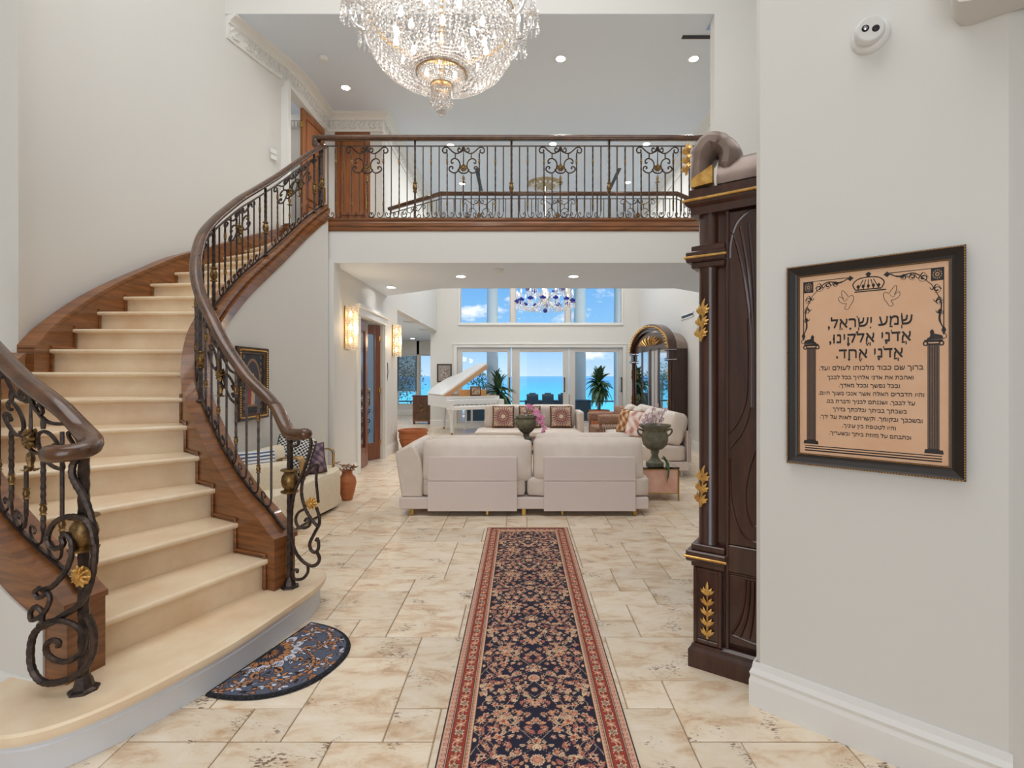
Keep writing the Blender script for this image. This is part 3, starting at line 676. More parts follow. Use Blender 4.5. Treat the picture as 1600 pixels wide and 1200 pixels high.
newel(ro, NL, 1.15, [
    (P2([(127,712),(116,722),(113,740),(120,758),(133,780),(142,808),(148,842),(147,878),(139,918),(124,944),(100,961),(76,975),(57,985),(49,1006),(49,1038),(58,1058),(72,1067),(92,1066),(115,1057),(136,1040),(147,1012),(146,985),(137,962)], Yl, -.002), .0135),
    (P2([(60,978),(78,971),(100,971),(120,980),(131,997),(127,1017),(110,1032),(90,1033),(75,1023),(72,1009),(80,1001),(91,1003),(91,1011)], Yl-.04), .011),
    (P2([(147,850),(142,826),(130,811),(107,807),(86,816),(75,836),(77,851),(88,857),(99,850),(97,840),(103,835),(112,846),(111,872),(100,896),(82,916),(66,922)], Yl-.03), .011),
    (P2([(62,918),(54,926),(62,934),(74,926),(78,938),(70,956),(58,966),(49,968),(48,956),(56,948),(66,956),(66,976)], Yl-.04), .0095)],
    (px(127, 900, Yl-.04), V(-.1, -1, .1)), .020, Yl, .045, px(0, 834, Yl).z)
NR = flr(453, 917, RS)
Yr = NR.y-.01
Q = lambda L_: [(380+x/3.75, 640+y/3.75) for x, y in L_]
newel(ri, NR, 1.10, [
    (P2(Q([(355,135),(385,155),(398,195),(385,270),(345,385),(305,470),(287,560),(281,660),(286,760),(305,830),(345,885),(395,915),(432,905),(447,872),(430,832)]), Yr), .0105),
    (P2(Q([(437,322),(395,342),(352,405),(342,490),(362,575),(398,640),(440,682),(446,630),(428,570)]), Yr-.02), .0095),
    (P2(Q([(362,582),(325,602),(308,640),(320,682),(355,694),(385,682),(392,656),(372,640),(360,655)]), Yr-.02), .0085),
    (P2(Q([(440,320),(428,400),(436,500),(441,545)]), Yr-.01), .0085),
    (P2(Q([(442,680),(412,735),(390,785),(398,822),(420,836),(438,820),(442,785),(434,757),(426,770)]), Yr), .010),
    (P2(Q([(380,912),(378,955),(348,990),(306,994),(288,968),(296,942),(318,940),(316,956)]), Yr), .009),
    (P2(Q([(268,150),(266,190),(290,214),(318,208),(326,188),(312,176),(300,186)]), Yr), .0085)],
    (px(380+400/3.75, 640+548/3.75, Yr-.035), V(0, -1, 0)), .0185, Yr, .040, px(0, 640+418/3.75, Yr).z)
# ================================================================== TALL CABINET AT THE RIGHT
def acanthus(mb, p, L, W, t, nr, n=4, lean=0):      # gilt spray: stem with paired lobed leaves, rising along z
    up = V(0, 0, 1)+t*lean; up.normalize()
    mb.tube([p+up*(L*k/6)+nr*.006 for k in range(7)], [.006, .006, .005, .005, .004, .004, .002], 5)
    for k in range(n):
        c = p+up*(L*(k+.15)/n)
        for sg in (-1, 1):
            for lob, (ln, an) in enumerate(((1.15, .42), (.95, .95), (.6, 1.55))):
                d = (up*math.cos(an)+t*(sg*math.sin(an))).normalized(); q = c+up*(.01*lob); ll = W*ln
                mb.tube([q, q+d*ll*.35+nr*.010, q+d*ll*.7+nr*.014, q+d*ll+nr*.006], [.003, ll*.20, ll*.17, .0015], 6, sq=.45, up=nr)
    d = up
    mb.tube([p+up*L*.85, p+up*L*.95+nr*.012, p+up*(L+W*.3)+nr*.012, p+up*(L+W*.7)+nr*.004], [.005, W*.2, W*.16, .002], 6, sq=.45, up=nr)
cab = thing('display_cabinet', 'tall dark carved cabinet with gilt leaves beside the framed print wall', 'cabinet', (.835, 2.56, 0), math.atan2(-.567, .823))
yb = 1.95
pl = MB(); pl.sweep([(0, yb, 0), (0, 0, 0), (.51, 0, 0)], [(-.1, 0), (.0, 0), (.0, .085), (-.012, .10), (-.016, .115), (-.03, .125), (-.1, .125)])
pl.box(.08, .50, .08, yb, 0, .12); pl.build('plinth', mt['dark'], cab)
b = MB(); b.box(.055, .50, .06, yb-.02, .12, 2.27); b.build('carcass', mt['dark'], cab)
# corner pilaster: panelled block, band, round column, band, short column
def bands(z0, name):
    b = MB(); b.rbox(.012, .172, .012, .172, z0, z0+.03, .004); b.rbox(-.010, .182, -.010, .182, z0+.028, z0+.082, .006); b.rbox(.012, .172, .012, .172, z0+.08, z0+.112, .004)
    o = b.build(name, mt['dark'], cab)
    MB().tube([(-.014, .18, z0+.052), (-.014, -.014, z0+.052), (.186, -.014, z0+.052)], .006, 6).build('gilt_line', mt['gold'], o)
for y0 in (0,):
    b = MB(); b.rbox(.022, .158, .022, .158, .12, .50, .004)
    for a in ((.022, .040, .013, .03, .125, .498), (.140, .158, .013, .03, .125, .498), (.04, .14, .013, .03, .125, .145), (.04, .14, .013, .03, .478, .498)): b.rbox(*a, .003)
    b.build('pilaster_block', mt['dark'], cab)
g = MB(); acanthus(g, V(.09, .02, .155), .25, .042, V(1, 0, 0), V(0, -1, 0), 5); g.lathe([(.012, -.006), (.016, 0), (.012, .006)], 10, (.09, .008, .385), (0, -1, 0)); g.build('gilt_spray', mt['gold'], cab, smooth=True)
bands(.50, 'lower_band')
MB().lathe([(.058, .61), (.058, .62), (.053, .63), (.053, 1.97), (.058, 1.98), (.058, 1.99)], 24, (.085, .085, 0)).build('column', mt['dark'], cab, smooth=True)
bands(1.985, 'upper_band')
MB().lathe([(.058, 2.095), (.053, 2.105), (.053, 2.25)], 24, (.085, .085, 0)).build('column', mt['dark'], cab, smooth=True)
for z0, ll in ((.80, .17), (1.62, .17)):
    g = MB(); acanthus(g, V(.060, .022, z0), ll, .058, V(.85, -.5, 0).normalized(), V(-.5, -.85, 0).normalized(), 3, .12); g.build('gilt_spray', mt['gold'], cab, smooth=True)
co = MB().sweep([(0, yb, 2.25), (0, 0, 2.25), (.52, 0, 2.25)], [(-.12, 0), (-.012, 0), (-.008, .035), (.012, .05), (.016, .085), (-.004, .092), (-.006, .125), (-.12, .14)])
co.box(.1, .52, .1, yb, 2.26, 2.38)
cc = co.build('cornice', mt['dark'], cab)
MB().tube([(-.020, .5, 2.318), (-.020, -.020, 2.318), (.52, -.020, 2.318)], .007, 6).build('gilt_line', mt['gold'], cc)
# side panel with carved reeds spreading into a fan, and a drop-shaped boss
sd = MB(); sd.rbox(.185, .495, .040, .07, .63, 2.245, .004); sd.rbox(.185, .495, .040, .07, .15, .50, .004); sd.rbox(.175, .50, .030, .07, .50, .63, .004); sd.rbox(.172, .188, .028, .06, .125, 2.25, .003)
sd.build('side_panel', mt['dark'], cab)
cv = MB(); cx = .315
def ridge(pts, r=.0055): cv.tube([V(cx+a, .040, z) for a, z in scroll2(pts, 5)], r, 5, sq=.8, up=(0, -1, 0))
for k in range(7):
    f = (k-3)/3
    ridge([(f*.028, 1.30), (f*.030, 1.65), (f*.060, 1.92), (f*.098, 2.10), (f*.118, 2.20-abs(f)*.05)], .0075)
for sgn in (-1, 1):
    ridge([(sgn*.034, 1.75), (sgn*.030, 1.5), (sgn*.036, 1.30), (sgn*.07, 1.18), (sgn*.125, 1.10)], .007); ridge([(sgn*.05, 1.72), (sgn*.046, 1.5), (sgn*.052, 1.34), (sgn*.085, 1.235), (sgn*.128, 1.17)], .006)
ridge([(0, 1.13), (-.035, 1.02), (-.055, .90), (-.050, .80), (-.028, .745), (0, .735), (.028, .745), (.050, .80), (.055, .90), (.035, 1.02), (0, 1.13)], .007)
ridge([(-.125, 1.05), (-.118, .85), (-.09, .73), (-.05, .675), (0, .66), (.05, .675), (.09, .73), (.118, .85), (.125, 1.05)], .006)
ridge([(-.125, 2.02), (-.120, 2.10), (-.095, 2.18), (-.05, 2.225), (0, 2.235), (.05, 2.225), (.095, 2.18), (.120, 2.10), (.125, 2.02)], .007)
for k in range(7):
    f = (k-3)/3; ridge([(f*.055, .475), (f*.06, .38), (f*.080, .28), (f*.118, .20)], .0085)
ridge([(-.125, .195), (0, .178), (.125, .195)], .006); ridge([(-.125, .485), (0, .485), (.125, .485)], .005)
cv.build('carved_reeds', mt['dark'], cab, smooth=True)
# scroll pediment of brushed taupe with gilt leaf
mt['taupe'] = M('satin_taupe', S(150, 132, 122), .35, .35, c2=S(122, 104, 96), scale=3)
b = MB()
prof = [(.30*math.cos(a)*.38, .15*math.sin(a)) for a in [PI*k/12 for k in range(13)]]
vs = []; m = len(prof)
for x_ in (.13, .51): vs += [(x_, .14+a, 2.388+max(0, z)) for a, z in prof]
b.add(vs, [(k, k+1, m+k+1, m+k) for k in range(m-1)]+[tuple(range(m)), tuple(range(2*m-1, m-1, -1))])
b.build('pediment_roll', mt['taupe'], cab, smooth=True)
b = MB(); path = [(.045, .12, 2.39), (.035, .12, 2.47), (.045, .12, 2.56), (.085, .125, 2.615), (.14, .13, 2.60), (.175, .13, 2.55), (.165, .13, 2.47), (.155, .13, 2.39)]
b.tube(cmr(path, 4), [.055]*8+[.062]*8+[.055]*8+[.045]*5, 12, sq=1.9, up=(0, 1, 0))
b.build('pediment_scroll', mt['taupe'], cab, smooth=True)
g = MB(); acanthus(g, V(-.010, .02, 2.46), .13, .05, V(.8, -.6, 0), V(-.6, -.8, 0), 3, .1); g.build('gilt_spray', mt['gold'], cab, smooth=True)
MB().prism([(.012, .005), (.12, -.012), (.12, .02), (.02, .03)], 2.388, [2.43, 2.475, 2.475, 2.43]).build('gilt_foot', mt['gold'], cab)
# ================================================================== FRAMED HEBREW PRINT
ZA, ZB, TA, TB = 1.084, 1.903, .134, .703
fp = thing('framed_print', 'framed Hebrew print with black lettering, columns and doves on peach paper', 'picture', tuple(onw(TA, .004, ZA)), math.atan2(-.679, .734))
FW, FH, fb = TB-TA, ZB-ZA, .046
fr = MB()
for pth, ax in (([(0, 0), (FW, 0), (FW, FH), (0, FH)], 0),):
    prof = [(0, 0), (0, .022), (.006, .026), (.012, .022), (.030, .012), (.038, .010), (fb, .012), (fb, 0)]
    n = len(prof); vs = []
    for i, (x_, z_) in enumerate(pth):
        sx = 1 if x_ == 0 else -1; sz = 1 if z_ == 0 else -1
        vs += [(x_+sx*o, -d, z_+sz*o) for o, d in prof]
    fr.add(vs, [(i*n+k, i*n+(k+1) % n, ((i+1) % 4)*n+(k+1) % n, ((i+1) % 4)*n+k) for i in range(4) for k in range(n)])
fo = fr.build('frame', M('print_frame', S(34, 24, 20), .42, .1, coat=.12), fp)
bd = MB()
def beads(x0, x1, z0, z1, y, r, st_):
    for (ax, az, bx, bz) in ((x0, z0, x1, z0), (x1, z0, x1, z1), (x1, z1, x0, z1), (x0, z1, x0, z0)):
        L_ = math.hypot(bx-ax, bz-az); n = int(L_/st_)
        for k in range(n):
            f = (k+.5)/n; bd.lathe([(0, -r*1.3), (r, 0), (0, r*1.3)], 4, (ax+(bx-ax)*f, y, az+(bz-az)*f), (bx-ax, 0, bz-az))
beads(.004, FW-.004, .004, FH-.004, -.024, .0042, .009); beads(fb-.003, FW-fb+.003, fb-.003, FH-fb+.003, -.0125, .0026, .006)
bb_ = bd.build('beading', M('bead_gilt', S(186, 140, 84), .35, .6), fo); bb_['kind'] = 'stuff'
PW, PH = FW-2*fb, FH-2*fb
MB().box(fb-.002, FW-fb+.002, -.006, 0, fb-.002, FH-fb+.002).build('paper', M('peach_paper', S(238, 194, 158), .6, c2=S(232, 184, 146), scale=6), fp)
INK = M('print_ink', S(28, 22, 22), .5)
def PA(a, b_): return (fb+a*PW, fb+(1-b_)*PH)      # paper coordinates: a across, b down
ink = MB()
def stroke(pts, r, n=5, y=-.0066):
    q = [PA(*p) for p in scroll2(pts, n)] if n else [PA(*p) for p in pts]
    m = len(q); vs = []
    for i in range(m):
        a_ = Vector(q[max(0, i-1)]); c_ = Vector(q[min(m-1, i+1)]); d = (c_-a_).normalized(); nn = Vector((-d.y, d.x)); rr = (r[min(len(r)-1, int(i*len(r)/m))] if isinstance(r, list) else r)
        vs += [(q[i][0]+nn.x*rr, y, q[i][1]+nn.y*rr), (q[i][0]-nn.x*rr, y, q[i][1]-nn.y*rr)]
    ink.add(vs, [(2*i, 2*i+1, 2*i+3, 2*i+2) for i in range(m-1)])
def patch(pts, y=-.0066): ink.add([(PA(*p)[0], y, PA(*p)[1]) for p in pts], [tuple(range(len(pts)))])
def mir(fn, pts, *a):
    fn(pts, *a); fn([(1-x, y) for x, y in pts], *a)
for k in range(3): stroke([(.04, .955+.013*k), (.96, .955+.013*k)], .0018+.0004*k, 0)
for a0, a1, b0, b1 in ((.055, .125, .40, .925),):
    mir(patch, [(a0, b0), (a1, b0), (a1, b1), (a0, b1)])
    mir(patch, [(a0-.02, .925), (a1+.015, .925), (a1+.02, .945), (a0-.025, .945)]); mir(patch, [(a0-.022, .382), (a1+.022, .382), (a1+.015, .394), (a0-.015, .394)])
    for c in (a0-.012, a1+.012): mir(stroke, [(c+.012*math.cos(t), .40+.010*math.sin(t)) for t in [k*.7 for k in range(10)]], .0022)
    # couchant lion
    mir(patch, [(.03, .38), (.04, .362), (.07, .355), (.085, .352), (.088, .338), (.098, .330), (.108, .336), (.112, .346), (.108, .356), (.112, .368), (.13, .376), (.13, .382)])
    mir(stroke, [(.03, .378), (.015, .372), (.018, .358), (.026, .352)], .0012)
for k in range(6):
    a = .062+.0113*k
    for sg in (0, 1):
        x_ = a if not sg else 1-a
        p0, p1 = PA(x_, .408), PA(x_, .918); ink2 = None
flut = MB()
for k in range(7):
    for sg in (0, 1):
        a = .0605+.0098*k; a = a if not sg else 1-a; p0, p1 = PA(a, .408), PA(a, .92)
        flut.add([(p0[0]-.0004, -.0070, p0[1]), (p0[0]+.0004, -.0070, p0[1]), (p1[0]+.0004, -.0070, p1[1]), (p1[0]-.0004, -.0070, p1[1])], [(0, 1, 2, 3)])
# corner arabesques, crown and doves
mir(stroke, [(.03, .33), (.03, .03), (.36, .03)], .0016, 0)
mir(patch, [(.03, .03), (.105, .03), (.105, .092), (.03, .092)])
for (cx_, cy_, r_, an, tn) in ((.15, .072, .030, 0, 1.3), (.215, .062, .024, 2, -1.3), (.07, .135, .028, 1, 1.3), (.055, .195, .024, 3, -1.3), (.27, .06, .018, 0, 1.2), (.05, .25, .018, 2, 1.2)):
    mir(stroke, [(cx_+x_, cy_+y_*.66) for x_, y_ in spiral((0, 0), r_, an, tn, 12, .2)], [.0008, .0016, .0022, .0026])
    mir(stroke, [(cx_-r_, cy_), (cx_, cy_-r_*.9), (cx_+r_, cy_), (cx_+r_*1.5, cy_-.012)], [.0008, .002, .001])
mir(stroke, [(.10, .11), (.20, .045), (.30, .052), (.36, .035)], [.0012, .002, .003, .002]); mir(stroke, [(.10, .11), (.045, .2), (.055, .28), (.03, .33)], [.0012, .002, .003, .002])
mir(patch, [(.015, .335), (.03, .315), (.045, .335), (.03, .362)]); mir(patch, [(.355, .035), (.375, .02), (.40, .035), (.375, .05)])
for k in range(9): stroke([(.405+.0237*k, .112), (.405+.0237*(k+1), .112)], .0022, 0)
stroke([(.41, .10), (.395, .07), (.43, .045), (.5, .038), (.57, .045), (.605, .07), (.59, .10)], .002); stroke([(.41, .102), (.59, .102)], .0022, 0)
for a in (.43, .465, .5, .535, .57): stroke([(a, .10), (.5+(a-.5)*.5, .05)], .0014, 0); patch([(a-.012, .085), (a, .072), (a+.012, .085), (a, .098)])
patch([(.488, .036), (.488, .028), (.478, .022), (.5, .01), (.522, .022), (.512, .028), (.512, .036)])
dv = [(.40, .135), (.385, .125), (.365, .135), (.35, .118), (.32, .095), (.315, .12), (.33, .145), (.30, .128), (.295, .15), (.325, .168), (.35, .17), (.335, .195), (.36, .20), (.375, .182), (.395, .16), (.40, .135)]
mir(stroke, dv, .0009, 3); mir(stroke, [(.36, .14), (.34, .155), (.325, .148)], .0007, 3)
ink.build('printed_ornament', INK, fp)
for sx_ in (0, 1):
    for q in range(12):
        a_ = q*PI/6; rr0 = (.010, .026)[q % 2]
        for r0_ in (.008, .020):
            ca, cb = .0675+r0_*math.cos(a_)*1.25, .061+r0_*math.sin(a_); ca = ca if not sx_ else 1-ca
            p0 = PA(ca, cb); flut.add([(p0[0]+.0022*math.cos(a_+t_), -.0070, p0[1]+.0032*math.sin(a_+t_)) for t_ in (0, 1.5, 3, 4.5)], [(0, 1, 2, 3)])
flut.build('printed_flutes', M('flute_line', S(190, 150, 120), .6), fp)
import mathutils.geometry as geo
def text_mesh(body, width, cx_, base, name, parent, mat, maxh=None, bold=1.1):
    cl = []; 
    for ch in body:
        if cl and '\u0591' <= ch <= '\u05c7' and ch not in '\u05be': cl[-1] = ch+cl[-1]
        else: cl.append(ch)
    c = bpy.data.curves.new('lettering_curve', 'FONT'); c.body = ''.join(reversed(cl)); c.size = 1
    o = bpy.data.objects.new('lettering_curve', c); C.objects.link(o)
    cu = o.to_curve(bpy.context.evaluated_depsgraph_get()); vs2 = []; ed = []; fc = []
    for sp_ in cu.splines:
        q = []
        if sp_.type == 'BEZIER':
            bp = sp_.bezier_points; n_ = len(bp)
            for i in range(n_):
                a_, b_ = bp[i], bp[(i+1) % n_]; seg = geo.interpolate_bezier(a_.co, a_.handle_right, b_.handle_left, b_.co, 5); q += [p.to_2d() for p in seg[:-1]]
        else: q = [Vector(p.co[:2]) for p in sp_.points]
        r_ = [q[0]]
        for p in q[1:]:
            if (p-r_[-1]).length > 2e-4: r_.append(p)
        if (r_[0]-r_[-1]).length < 2e-4: r_.pop()
        if len(r_) < 3: continue
        k0 = len(vs2); vs2 += r_; fc.append(list(range(k0, k0+len(r_))))
    o.to_curve_clear(); bpy.data.objects.remove(o)
    v_, e_, fs_, *_r = geo.delaunay_2d_cdt(vs2, [], fc, 2, 1e-6)
    co = np.array([(p.x, p.y, 0) for p in v_], np.float32)
    x0, x1 = co[:, 0].min(), co[:, 0].max(); s = width/(x1-x0); sy = min(s, maxh) if maxh else s
    out = np.stack([(co[:, 0]-(x0+x1)/2)*s+cx_, np.full(len(co), -.0068), co[:, 1]*sy+base], -1)
    mb = MB(); hgt = out[:, 2].max()-out[:, 2].min()
    for dz, dx in ((0, 0), (.0007, .0002), (.0014, 0)): mb.add([(v[0]+dx, v[1]-dz*.05, v[2]+dz*bold) for v in out], fs_)
    return mb.build(name, mat, parent)
L1 = ['שְׁמַע יִשְׂרָאֵל,', 'אֲדֹנָי אֱלֹקֵינוּ,', 'אֲדֹנָי אֶחָד.']
for t_, w_, b_ in zip(L1, (.57, .55, .45), (.300, .383, .466)): text_mesh(t_, w_*PW, PA(.5, 0)[0], PA(0, b_)[1], 'lettering', fp, INK, bold=2.6)
L2 = ['ברוך שם כבוד מלכותו לעולם ועד.', 'ואהבת את אדני אלהיך בכל לבבך', 'ובכל נפשך ובכל מאדך.', 'והיו הדברים האלה אשר אנכי מצוך היום.', 'על לבבך. ושננתם לבניך ודברת בם.', 'בשבתך בביתך ובלכתך בדרך', 'ובשכבך ובקומך. וקשרתם לאות על ידך.', 'והיו לטטפת בין עיניך.', 'וכתבתם על מזוזת ביתך ובשעריך.']
for k, (t_, w_) in enumerate(zip(L2, (.70, .58, .41, .71, .60, .50, .69, .36, .55))): text_mesh(t_, w_*PW, PA(.5, 0)[0], PA(0, .530+.0435*k+(.006 if k else 0))[1], 'lettering', fp, INK)
MB().box(fb-.001, FW-fb+.001, -.0098, -.0090, fb-.001, FH-fb+.001).build('glazing', glass_mat('print_glass', (1, 1, 1, 1), .03), fp)
# ================================================================== SECURITY CAMERA
sc_ = thing('security_camera', 'white turret security camera on the wall above the framed print', 'camera', tuple(onw(.40, 0, 2.79)))
tcam = 0; 
for t_ in [k*.002 for k in range(50, 450)]:
    p = onw(t_)
    if abs(814+FP*p.x/p.y-1360) < 1.2: tcam = t_
pc = onw(tcam); sc_.location = (pc.x, pc.y, CH+(587-58)/FP*pc.y)
MB().lathe([(.064, 0), (.064, .012), (.058, .020), (.050, .026), (.040, .028)], 28, (0, 0, 0), n1_).build('mount_ring', mt['plastic'], sc_, smooth=True)
look = V(-.45, -1, -.12).normalized(); ce = V(*n1_)*.042
MB().lathe([(.0, -.040), (.030, -.036), (.046, -.018), (.050, 0), (.049, .012), (.044, .024)], 28, ce, look).build('ball_housing', mt['plastic'], sc_, smooth=True)
fcam = ce+look*.0245; MB().lathe([(.0, .002), (.041, .0015), (.044, -.002)], 28, fcam, look).build('face_plate', mt['plastic'], sc_, smooth=True)
rt = look.cross(V(0, 0, 1)).normalized(); upc = rt.cross(look)
for g, nm, m_ in ((-1, 'lens', mt['black']), (1, 'infrared_window', mt['black'])):
    c_ = fcam+rt*(g*.0165)+upc*(.004*g)+look*.002; o = MB().lathe([(0, .003), (.010, .003), (.0125, .0)], 20, c_, look).build(nm, m_, sc_, smooth=True)
    MB().lathe([(0, .001), (.006, .0005), (.007, 0)], 14, c_+look*.003, look).build('lens_glass' if g < 0 else 'emitter', mt['chrome'] if g > 0 else mt['pane'], o, smooth=True)
# ================================================================== RUNNER RUG (woven colours per point)
mt['woven'] = MV('woven_wool', .95, .25, 700)
def rug_colours(uu, vv, hw, v1):
    U_, V_ = np.meshgrid(uu, vv); A = np.abs(U_); col = np.zeros(U_.shape+(3,)); s3 = lambda *c: np.array(S(*c)[:3])
    navy, cream, peach, red, rose, dark, sage = s3(30, 28, 50), s3(222, 188, 156), s3(208, 150, 116), s3(156, 58, 44), s3(190, 116, 100), s3(44, 28, 34), s3(132, 128, 112)
    e = np.minimum(hw-A, v1-V_)                     # distance to the long sides and the far end
    col[:] = navy
    col[e < .127] = cream*.92; col[e < .100] = red; col[e < .040] = s3(206, 168, 146); col[e < .0065] = dark
    for d in (.127, .100, .040, .108, .033): col[np.abs(e-d) < .0016] = dark
    rr = random.Random(11)
    # guard-band rosettes
    sl = np.where(hw-A < v1-V_, V_, U_)
    for d, per, r_, c1, c2 in ((.1135, .020, .0058, rose, peach), (.0225, .028, .009, rose, cream)):
        q = (sl % per)-per/2; rad = np.hypot(q, e-d); col[rad < r_] = c1; col[rad < r_*.45] = c2
        col[(np.abs(e-d) < .001) & (rad > r_)] = rose
    q = ((sl+.0) % .092)-.046; d = e-.070
    rad = np.hypot(q, d); th = np.arctan2(d, q); bm = (e < .100) & (e > .040)
    for ph, c1, c2, c3 in ((0, cream, sage, red), (.046, peach, rose, cream)):
        q = ((sl+ph) % .092)-.046; rad = np.hypot(q, d); th = np.arctan2(d, q); pe = .019*(1+.22*np.cos(6*th))
        col[bm & (rad < pe)] = c1; col[bm & (rad < pe*.68)] = c2; col[bm & (rad < pe*.35)] = c3; col[bm & (np.abs(rad-pe) < .0016)] = dark
    q = (sl % .046)-.023; vine = np.abs(d-.018*np.sin(sl*2*PI/.092)) < .0016; col[bm & vine & (np.random.RandomState(1).rand(*d.shape) < .9)] = cream
    # field: mirrored meander of vines, flowers, curled leaves
    F = (e > .128); per = .52
    def stamp(cx_, cy_, r, fn):
        i0, i1 = np.searchsorted(vv, (cy_-r, cy_+r)); j0, j1 = np.searchsorted(uu, (cx_-r, cx_+r))
        if i1 > i0 and j1 > j0:
            sub = (slice(i0, i1), slice(j0, j1)); fn(U_[sub]-cx_, V_[sub]-cy_, sub)
    def flower(cx_, cy_, r, c1, c2, c3, k, rot):
        def f(x, y, sub):
            rd = np.hypot(x, y); th = np.arctan2(y, x)+rot; pe = r*(.78+.22*np.cos(k*th)); m = F[sub] & (rd < pe); c = col[sub]
            c[m] = c1; c[m & (rd < pe*.72)] = c2; c[m & (rd < pe*.38)] = c3; c[F[sub] & (np.abs(rd-pe*.72) < .0009)] = dark
        stamp(cx_, cy_, r, f)
    def leafs(cx_, cy_, L_, ang, bend, c1):
        def f(x, y, sub):
            a = x*math.cos(ang)+y*math.sin(ang); b = -x*math.sin(ang)+y*math.cos(ang)-bend*(a/L_)**2*L_
            w_ = L_*.24*np.clip(1-(a/(L_*.5))**2, 0, 1)*(1-.5*a/L_); c = col[sub]; m = F[sub] & (np.abs(b) < w_); c[m] = c1; c[m & (np.abs(b) < .0008)] = dark
        stamp(cx_, cy_, L_*.62, f)
    pal = [(cream, peach, red), (peach, cream, rose), (cream, rose, peach), (rose, cream, navy)]
    items = []
    tries = 0; pts_ = []
    while len(pts_) < 46 and tries < 6000:
        tries += 1; x, y, r = rr.uniform(.022, .238), rr.uniform(0, per), rr.choice([.0135, .0165, .021, .024])
        if all(math.hypot(x-a, min(abs(y-b), per-abs(y-b))) > (r+c)*.98 for a, b, c in pts_): pts_.append((x, y, r))
    for a, b, c in [(0, .06, .022), (0, .17, .026), (0, .27, .017), (0, .36, .030), (0, .46, .02)]: pts_.append((a, b, c))
    lv = []
    for k in range(112):
        lv.append((rr.uniform(.008, .25), rr.uniform(0, per), rr.uniform(.022, .044), rr.uniform(0, 2*PI), rr.choice([-1, 1])*rr.uniform(.4, 1.1), rr.choice([cream, cream*.8, peach, rose*.9])))
    fs = [(x, y, r, rr.choice(pal), rr.choice([5, 6, 8]), rr.uniform(0, 3)) for x, y, r in pts_]
    for ph, am, c0 in ((0, .07, .06), (1.9, .08, .15), (3.7, .05, .21)):
        for hz in (1, 2):
            cc_ = c0+am*np.sin(V_*2*PI*hz/per+ph*hz); col[F & (np.abs(A-cc_) < .0013)] = cream*.8
    k0 = int(vv[0]/per)-1
    for kk in range(k0, int(v1/per)+2):
        fl_ = 1
        for sg in (-1, 1):
            for x, y, L_, an, be, c in lv: leafs(sg*x, y+kk*per, L_, an if sg > 0 else PI-an, be*sg, c)
        for sg in (-1, 1):
            for x, y, r, p, k, ro_ in fs: flower(sg*x, y+kk*per, r, *p, k, ro_ if sg > 0 else PI-ro_)
    return col
hw = .381; uu = np.linspace(-hw, hw, 250); vv = [1.62]
while vv[-1] < 4.874: vv.append(vv[-1]+.0030*max(1, (vv[-1]/2.2)**1.4))
vv = np.array(vv); vv[-1] = 4.874
cols = rug_colours(uu, vv, hw, 4.874)
UU, VV = np.meshgrid(uu, vv)
edge = np.clip(np.minimum(hw-np.abs(UU), 4.874-VV)/.006, 0, 1)
P_ = np.stack([UU+.062, VV, .0015+.0075*np.sqrt(edge)], -1)
rug = thing('runner_rug', 'long navy Persian runner with floral field and red border leading to the sofa', 'rug', (0, 0, 0))
grid_obj('woven_pile', P_, cols, mt['woven'], rug)
fr_ = MB()
for k in range(150):
    x_ = -.318+k*.762/149; fr_.tube([(x_, 4.872, .004), (x_+R.uniform(-.004, .004), 4.892, .003), (x_+R.uniform(-.007, .007), 4.905, .002)], .0016, 3)
fg = fr_.build('fringe', M('wool_fringe', S(226, 212, 190), .9), rug); fg['kind'] = 'stuff'
MB().rbox(-.317, .441, 1.62, 4.872, .0005, .003, .001).build('backing', mt['darkcut'], rug)
